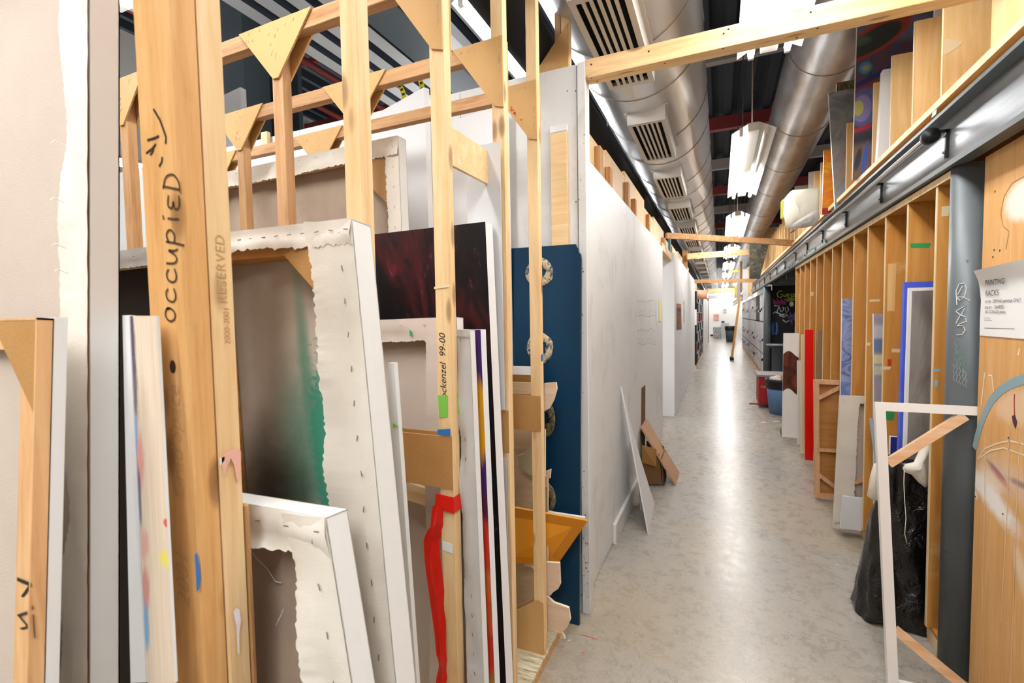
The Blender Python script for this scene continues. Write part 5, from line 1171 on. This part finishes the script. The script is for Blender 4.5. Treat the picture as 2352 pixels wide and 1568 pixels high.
# cardboard tube on top
ct = thing('cardboard_tube', 'big orange pink cardboard tube lying on the black cabinet', 'tube', (-.7, 15.2, 2.3))
a = at(1590, 677, y=15.0); b2 = at(1624, 679, y=15.0)
n_ = 28; vs = []; fs = []; R = .13
for x, rr in ((a.x, R), (b2.x, R), (b2.x, R-.02), (a.x, R-.02)):
    for k in range(n_): w = 2*math.pi*k/n_; vs.append((x, 15.0+rr*math.cos(w), a.z+rr*math.sin(w)))
for i in range(4):
    for k in range(n_): j = (k+1) % n_; fs.append((i*n_+k, i*n_+j, ((i+1) % 4)*n_+j, ((i+1) % 4)*n_+k))
mesh('tube_wall', vs, fs, flat('salmon_card', '#f0b794', .6), ct, True)
for i in range(3):
    o = box('storage_box', m_ply_pale if i != 1 else m_shelf, None, -1.1, -.72, 15.3+.75*i, 15.9+.75*i, 2.256, 2.52+.05*i, .004); tag(o, 'wooden box stored on top of the black cabinet, %s one' % ['front', 'middle', 'rear'][i], 'box', 'boxes on the black cabinet')
# poster and notes on the left wall
def onwall(name, label, pts, x, m, cat, th=.004):
    o = slab(name, m, None, [at(*p, x=x) for p in pts], (th, 0, 0)); return tag(o, label, cat)
m_poster = painting('brown_poster', [(.3, '#8a4a2a'), (.5, '#6a3a26'), (.65, '#a8683a'), (.8, '#3a2620')], [(.5, .92, .6, .06, .2, 0, .2, '#c9683a', .9), (.5, .75, .6, .05, .3, 0, .3, '#2e221c', .9)], 3, 4, .5, stretch=(1, 6, 1))
onwall('poster', 'narrow brown orange poster on the second white wall', [(1554, 697), (1564, 698), (1565, 756), (1554, 757)], -.628, m_poster, 'poster')
onwall('pencil_strip', 'thin grey streak of tape beside the brown poster', [(1570, 691), (1572, 691), (1572, 741), (1570, 741)], -.628, flat('grey_strip_tape', '#b3b0ad', .6), 'tape')
onwall('yellow_note', 'pale yellow note at the far edge of the first white wall', [(1513, 688), (1518, 688), (1518, 738), (1513, 738)], -.668, flat('pale_yellow', '#ece0a4', .6), 'note')
onwall('printed_list', 'faint printed list beside the yellow note', [(1507, 690), (1512, 690), (1512, 745), (1507, 745)], -.668, flat('faint_paper', '#e3e2e0', .6), 'note', .002)
# end wall objects
ye = 40.38
def onend(name, label, x0, x1, z0, z1, m, cat):
    o = box(name, m, None, x0, x1, ye-.02, ye, z0, z1); return tag(o, label, cat)
def ep_(px, py): return at(px, py, y=ye)
for nm, lb, (a, b_), m in (('poster', 'pinkish drawing on the far end wall, lower left', ((1639, 722), (1651, 736)), painting('pink_draw', [(.3, '#e9dcd6'), (.5, '#c98f7c'), (.7, '#a8685a')], (), 3)), ('poster', 'small mauve drawing on the far end wall, upper right', ((1661, 710), (1668, 718)), painting('mauve_draw', [(.3, '#e6e0e4'), (.5, '#b9a3b3'), (.7, '#8f7f92')], (), 3)), ('screen', 'small dark screen against the far end wall', ((1657, 737), (1664, 742)), flat('screen_dark', '#33414c', .4))):
    p, q = ep_(*a), ep_(*b_); onend(nm, lb, p.x, q.x, q.z, p.z, m, nm)
m_pat = painting('patterned_box', [(.45, '#f0efec'), (.5, '#4a4a4a'), (.55, '#e8e6e2'), (.62, '#3b3b3b')], (), 9, 3, .5)
p, q = at(1638, 751, y=34), at(1657, 768, y=34); o = slab('patterned_box', m_pat, None, [V((p.x, 34, p.z)), V((q.x, 34, p.z)), V((q.x, 34, 0)), V((p.x, 34, 0))], (0, .5, 0)); tag(o, 'black and white patterned box before the end wall', 'box')
p, q = at(1656, 742, y=36), at(1675, 768, y=36); o = box('white_box', m_white2, None, p.x, q.x, 36, 36.5, 0, p.z, .01); tag(o, 'white plinth before the end wall', 'plinth')
p = at(1635, 772, z=0); o = box('dark_mat', m_black, None, p.x-.1, p.x+.45, p.y, p.y+.5, 0, .12, .01); tag(o, 'small dark bundle on the floor near the end wall', 'bundle')
p = at(1672, 785, z=0); bn = thing('rubbish_bin', 'dark grey rubbish bin with a black liner at the far end', 'bin', p)
lathe('body', flat('bin_grey', '#4b545c', .5), bn, p+V((.15, .2, 0)), [(0, .01), (.24, .01), (.30, .85), (0, .85)], 20); lathe('liner', m_black, bn, p+V((.15, .2, 0)), [(.305, .66), (.325, .88), (.28, .90), (0, .82)], 20)
# header over the end
p, q = at(1600, 680, y=30), at(1690, 682, y=30); o = slab('header_beam', m_white, None, [at(1626, 678, y=30), at(1692, 676, y=30), at(1692, 684, y=30), at(1626, 686, y=30)], (0, .2, 0)); tag(o, 'pale header beam across the far end of the aisle', 'beam')
m_yel = flat('safety_yellow', '#ecd51e', .5)
o = slab('yellow_post', m_yel, None, [at(1687, 657, y=24), at(1692, 657, y=24), at(1692, 684, y=24), at(1687, 684, y=24)], (0, .1, 0)); tag(o, 'yellow upright post far down the aisle', 'post')
o = slab('lilac_board', flat('lilac', '#d3c0dd', .6), None, [at(1692, 650, y=24), at(1702, 650, y=24), at(1702, 685, y=24), at(1692, 685, y=24)], (0, .1, 0)); tag(o, 'lilac board beside the yellow post', 'board')
o = slab('ochre_beam', flat('ochre_beam', '#c49a3a', .5), None, [at(1675, 622, y=17), at(1700, 619, y=17), at(1700, 624, y=17), at(1675, 626, y=17)], (0, .1, 0)); tag(o, 'ochre steel arm hanging below the far lights', 'beam')
o = slab('brown_post', m_brown['z'], None, [at(1700, 600, y=15.5), at(1705, 600, y=15.5), at(1705, 672, y=15.5), at(1700, 672, y=15.5)], (0, .06, 0)); tag(o, 'thin brown post above the ladder', 'post')

# ladder
ld = thing('ladder', 'tall tan wooden ladder leaning on the lockers', 'ladder', (.5, 18, 0))
m_lad = wood('ladder_wood', ('#cf9b55', '#bf8944', '#a8743a'), 'z', knots=.1)
L0 = at(1681, 824, z=.05); L1 = at(1700, 682, y=L0.y+.5)
for k in (0, 1):
    o_ = V((0, .42*k, 0)); beam('rail', m_lad, ld, L0+o_, L1+o_, .06, .12, (0, 1, 0)); box('foot', m_black, ld, L0.x-.06, L0.x+.06, L0.y+.42*k-.06, L0.y+.42*k+.06, 0, .1)
for j in range(1, 9): c0 = L0.lerp(L1, j/9); tube('rung', m_lad, ld, [c0+V((0, .02, 0)), c0+V((0, .41, 0))], .02, 8)

# grey pillar and bank of lockers on the right
pxx = at(1762, 750, y=11.75).x
pi_ = lathe('pillar', m_grey, None, (pxx, 11.75, 0), [(0, .001), (.075, .001), (.075, 2.16), (0, 2.16)], 20); tag(pi_, 'grey round pillar at the near end of the locker bank', 'pillar', None, 'structure')
m_lock = flat('grey_locker_paint', '#d3d0d1', .45); m_lockd = flat('dark_locker', '#34373d', .5); m_pad = Mat('padlock', .3, .9).color('#c9c6c2').m
pads = [m_pad, m_pad, flat('purple_lock', '#5a3a8c', .4), m_pad, m_black, flat('red_lock', '#b03030', .4)]
XL = .955
for u_ in range(6):
    y0 = 11.95+2.1*u_
    lk = thing('locker_unit', 'grey metal locker unit with padlocks on the right of the aisle, %s from the pillar' % ordn[u_].replace('nearest', 'first'), 'lockers', (XL+.3, y0+1.0, 0), 'locker bank')
    box('carcass', m_black, lk, XL+.03, XL+.6, y0+.004, y0+2.096, .12, 2.08); box('plinth', m_pine_old['x'], lk, XL+.03, XL+.6, y0+.004, y0+2.096, 0, .1195)
    for k in range(5):
        for j_, (z0, z1) in enumerate(((.135, .58), (.61, 1.36), (1.39, 2.065))):
            dk = j_ == 2 and u_ == 1 and k < 3
            ya_ = y0+.03+.416*k; d = box('locker_door', m_lockd if dk else m_lock, lk, XL+.010, XL+.0295, ya_, ya_+.365, z0, z1)
            box('padlock', pads[(k*5+j_*3+u_) % 11 % 6] if (k*7+j_*2+u_) % 3 else m_pad, d, XL-.02, XL+.0095, ya_+.03, ya_+.10, z0+.22+.04*((k*3) % 4), z0+.28+.04*((k*3) % 4))
        box('upright', m_black, lk, XL+.006, XL+.0295, y0-.014+.416*k, y0+.020+.416*k, .125, 2.07)
# black chalk covered wall in the recess
m_cw = flat('black_board_paint', '#17171a', .6)
gw = thing('graffiti_wall', 'black board covered with bright chalk graffiti between rack and lockers', 'board', (1.65, 12.0, 0))
box('board', m_cw, gw, 1.06, 2.34, 11.88, 11.93, 0, 2.3)
yg = 11.876
def gpt(px, py): return at(px, py, y=yg)
def gstroke(name, colr, strokes, w=.018):
    b = MB()
    for s in strokes: b.tube([gpt(*p) for p in s], w/2, 5)
    return b.build(name, flat('chalk_'+name, colr, .7), gw)
gstroke('yellow_green_word', '#b9c653', [[(1796, 669), (1790, 668), (1785, 674), (1786, 681), (1792, 683), (1797, 680), (1797, 676), (1793, 676)], [(1800, 676), (1801, 681), (1805, 680), (1806, 675)], [(1808, 679), (1813, 676), (1810, 674), (1808, 680), (1813, 683)], [(1820, 674), (1815, 677), (1820, 680), (1816, 684)], [(1823, 675), (1822, 682), (1827, 680), (1826, 675), (1823, 676)], [(1802, 688), (1812, 686), (1825, 686)], [(1806, 692), (1815, 689), (1824, 690)]], .022)
gstroke('magenta_scribble', '#a83a86', [[(1776+i*3, 686+(i % 3)*4), (1780+i*3, 700-(i % 2)*5), (1778+i*3, 692)] for i in range(9)], .03)
gstroke('white_word', '#d5d5da', [[(1778, 702), (1790, 702), (1784, 718), (1800, 724), (1780, 716), (1776, 720)], [(1790, 706), (1794, 716), (1800, 712), (1798, 704)], [(1803, 706), (1806, 718), (1812, 712), (1808, 704)], [(1790, 724), (1800, 721), (1808, 724), (1800, 728), (1790, 724)], [(1798, 734), (1806, 740), (1812, 736)]], .02)
gstroke('violet_scribble', '#7d6f9c', [[(1806+i*3, 715+(i*7) % 20), (1810+i*3, 730+(i*5) % 18), (1814+i*2, 722)] for i in range(8)], .014)
gstroke('blue_stroke', '#3f5f9c', [[(1776, 740), (1775, 755), (1776, 768)], [(1784, 740), (1785, 758), (1783, 768)]], .05)
gstroke('green_scribble', '#3f8a5f', [[(1774+((i*5) % 7), 795+i*5), (1780-((i*3) % 6), 799+i*5)] for i in range(10)], .02)
slab('cream_spot', flat('cream_spot', '#d9d4b4', .7), gw, [gpt(1818+5*math.cos(a), 698+6*math.sin(a)) for a in [k*math.pi/6 for k in range(12)]], (0, -.004, 0))
# shelves of blackness above the recess
o = box('dark_soffit', m_black, None, 1.0, 2.34, 7.2, 11.85, 2.2, 2.26); tag(o, 'dark soffit over the recess between rack and lockers', 'soffit', None, 'structure')
for k in range(4):
    o = box('soffit_rail', m_grey, None, 1.0, 2.34, 7.9+1.0*k, 7.98+1.0*k, 2.13, 2.1995); tag(o, 'steel rail under the dark soffit, %s from the rack' % ordn[k].replace('nearest', 'first'), 'rail', None, 'structure')
# pedestal
pd = thing('pedestal', 'dark grey pedestal with a round top before the graffiti board', 'pedestal', (1.25, 11.2, 0))
p = at(1788, 790, y=11.2); lathe('column', flat('pedestal_grey', '#3f4248', .5), pd, (p.x, 11.2, 0), [(0, .0), (.16, .0), (.12, .1), (.12, p.z-.1), (.17, p.z-.03), (0, p.z-.03)], 20); lathe('round_top', flat('pedestal_top', '#8f9498', .4), pd, (p.x, 11.2, p.z), [(0, -.03), (.22, -.03), (.23, 0), (0, .0)], 24)
# red bin and blue bin
p = at(1742, 935, z=0); rb = thing('red_cart', 'red metal fire bin with a pale top beside the blue bin', 'bin', (p.x+.2, p.y+.3, 0)); zt = at(1740, 860, y=p.y).z
box('body', flat('bin_red', '#a8252a', .5), rb, p.x, p.x+.42, p.y, p.y+.55, .05, zt-.04, .01); box('lid', flat('bin_lid', '#9a9390', .5), rb, p.x-.02, p.x+.44, p.y-.02, p.y+.57, zt-.039, zt, .006); beam('foot_pedal', flat('pedal_red', '#8f2024', .5), rb, (p.x-.14, p.y-.02, .06), (p.x+.1, p.y-.02, .06), .05, .02)
text('red_cart_writing', 'OILY WASTE', .055, m_yel, rb, (p.x+.03, p.y-.001, zt-.22), (1, 0, 0), (0, 0, 1))
p = at(1780, 955, z=0); zt = at(1765, 876, y=p.y).z; bb = thing('blue_bin', 'blue grey plastic bin overflowing with rubbish, black liner folded over', 'bin', (p.x+.05, p.y+.25, 0))
c0 = (p.x+.15, p.y+.25, 0); lathe('body', flat('bin_blue', '#57759c', .45), bb, c0, [(0, .0), (.21, .0), (.26, zt), (.24, zt), (.2, .05)], 28); lathe('liner', m_black, bb, c0, [(.255, zt-.13), (.272, zt-.02), (.275, zt+.02), (.24, zt+.01), (0, zt-.04)], 28)
for i, (dx, dy, s, m) in enumerate(((-.12, -.05, .09, m_canvas), (.02, -.1, .10, mcd), (.1, .02, .08, m_paper), (-.03, .08, .1, mcd), (.12, -.08, .05, m_red_g))):
    bmx = bmesh.new(); bmesh.ops.create_icosphere(bmx, subdivisions=2, radius=s)
    for v_ in bmx.verts: v_.co *= 1+.35*mnoise.noise(v_.co*18+V((i, 0, 0))); v_.co.z *= .6
    me = bpy.data.meshes.new('crumpled_rubbish'); bmx.to_mesh(me); bmx.free(); me.materials.append(m); link(bpy.data.objects.new('crumpled_rubbish', me), bb, (c0[0]+dx-WL[bb.name].x, c0[1]+dy-WL[bb.name].y, zt+.02))
for i, (px, py) in enumerate(((1747, 970), (1775, 968))):
    p = at(px, py, z=0.002); o = slab('paper_scrap', m_paper, None, [p, p+V((.08, .01, 0)), p+V((.09, .05, 0)), p+V((.01, .04, 0))], (0, 0, .003)); tag(o, ['pale scrap on the floor before the bins', 'pale scrap on the floor below the blue bin'][i], 'scrap')
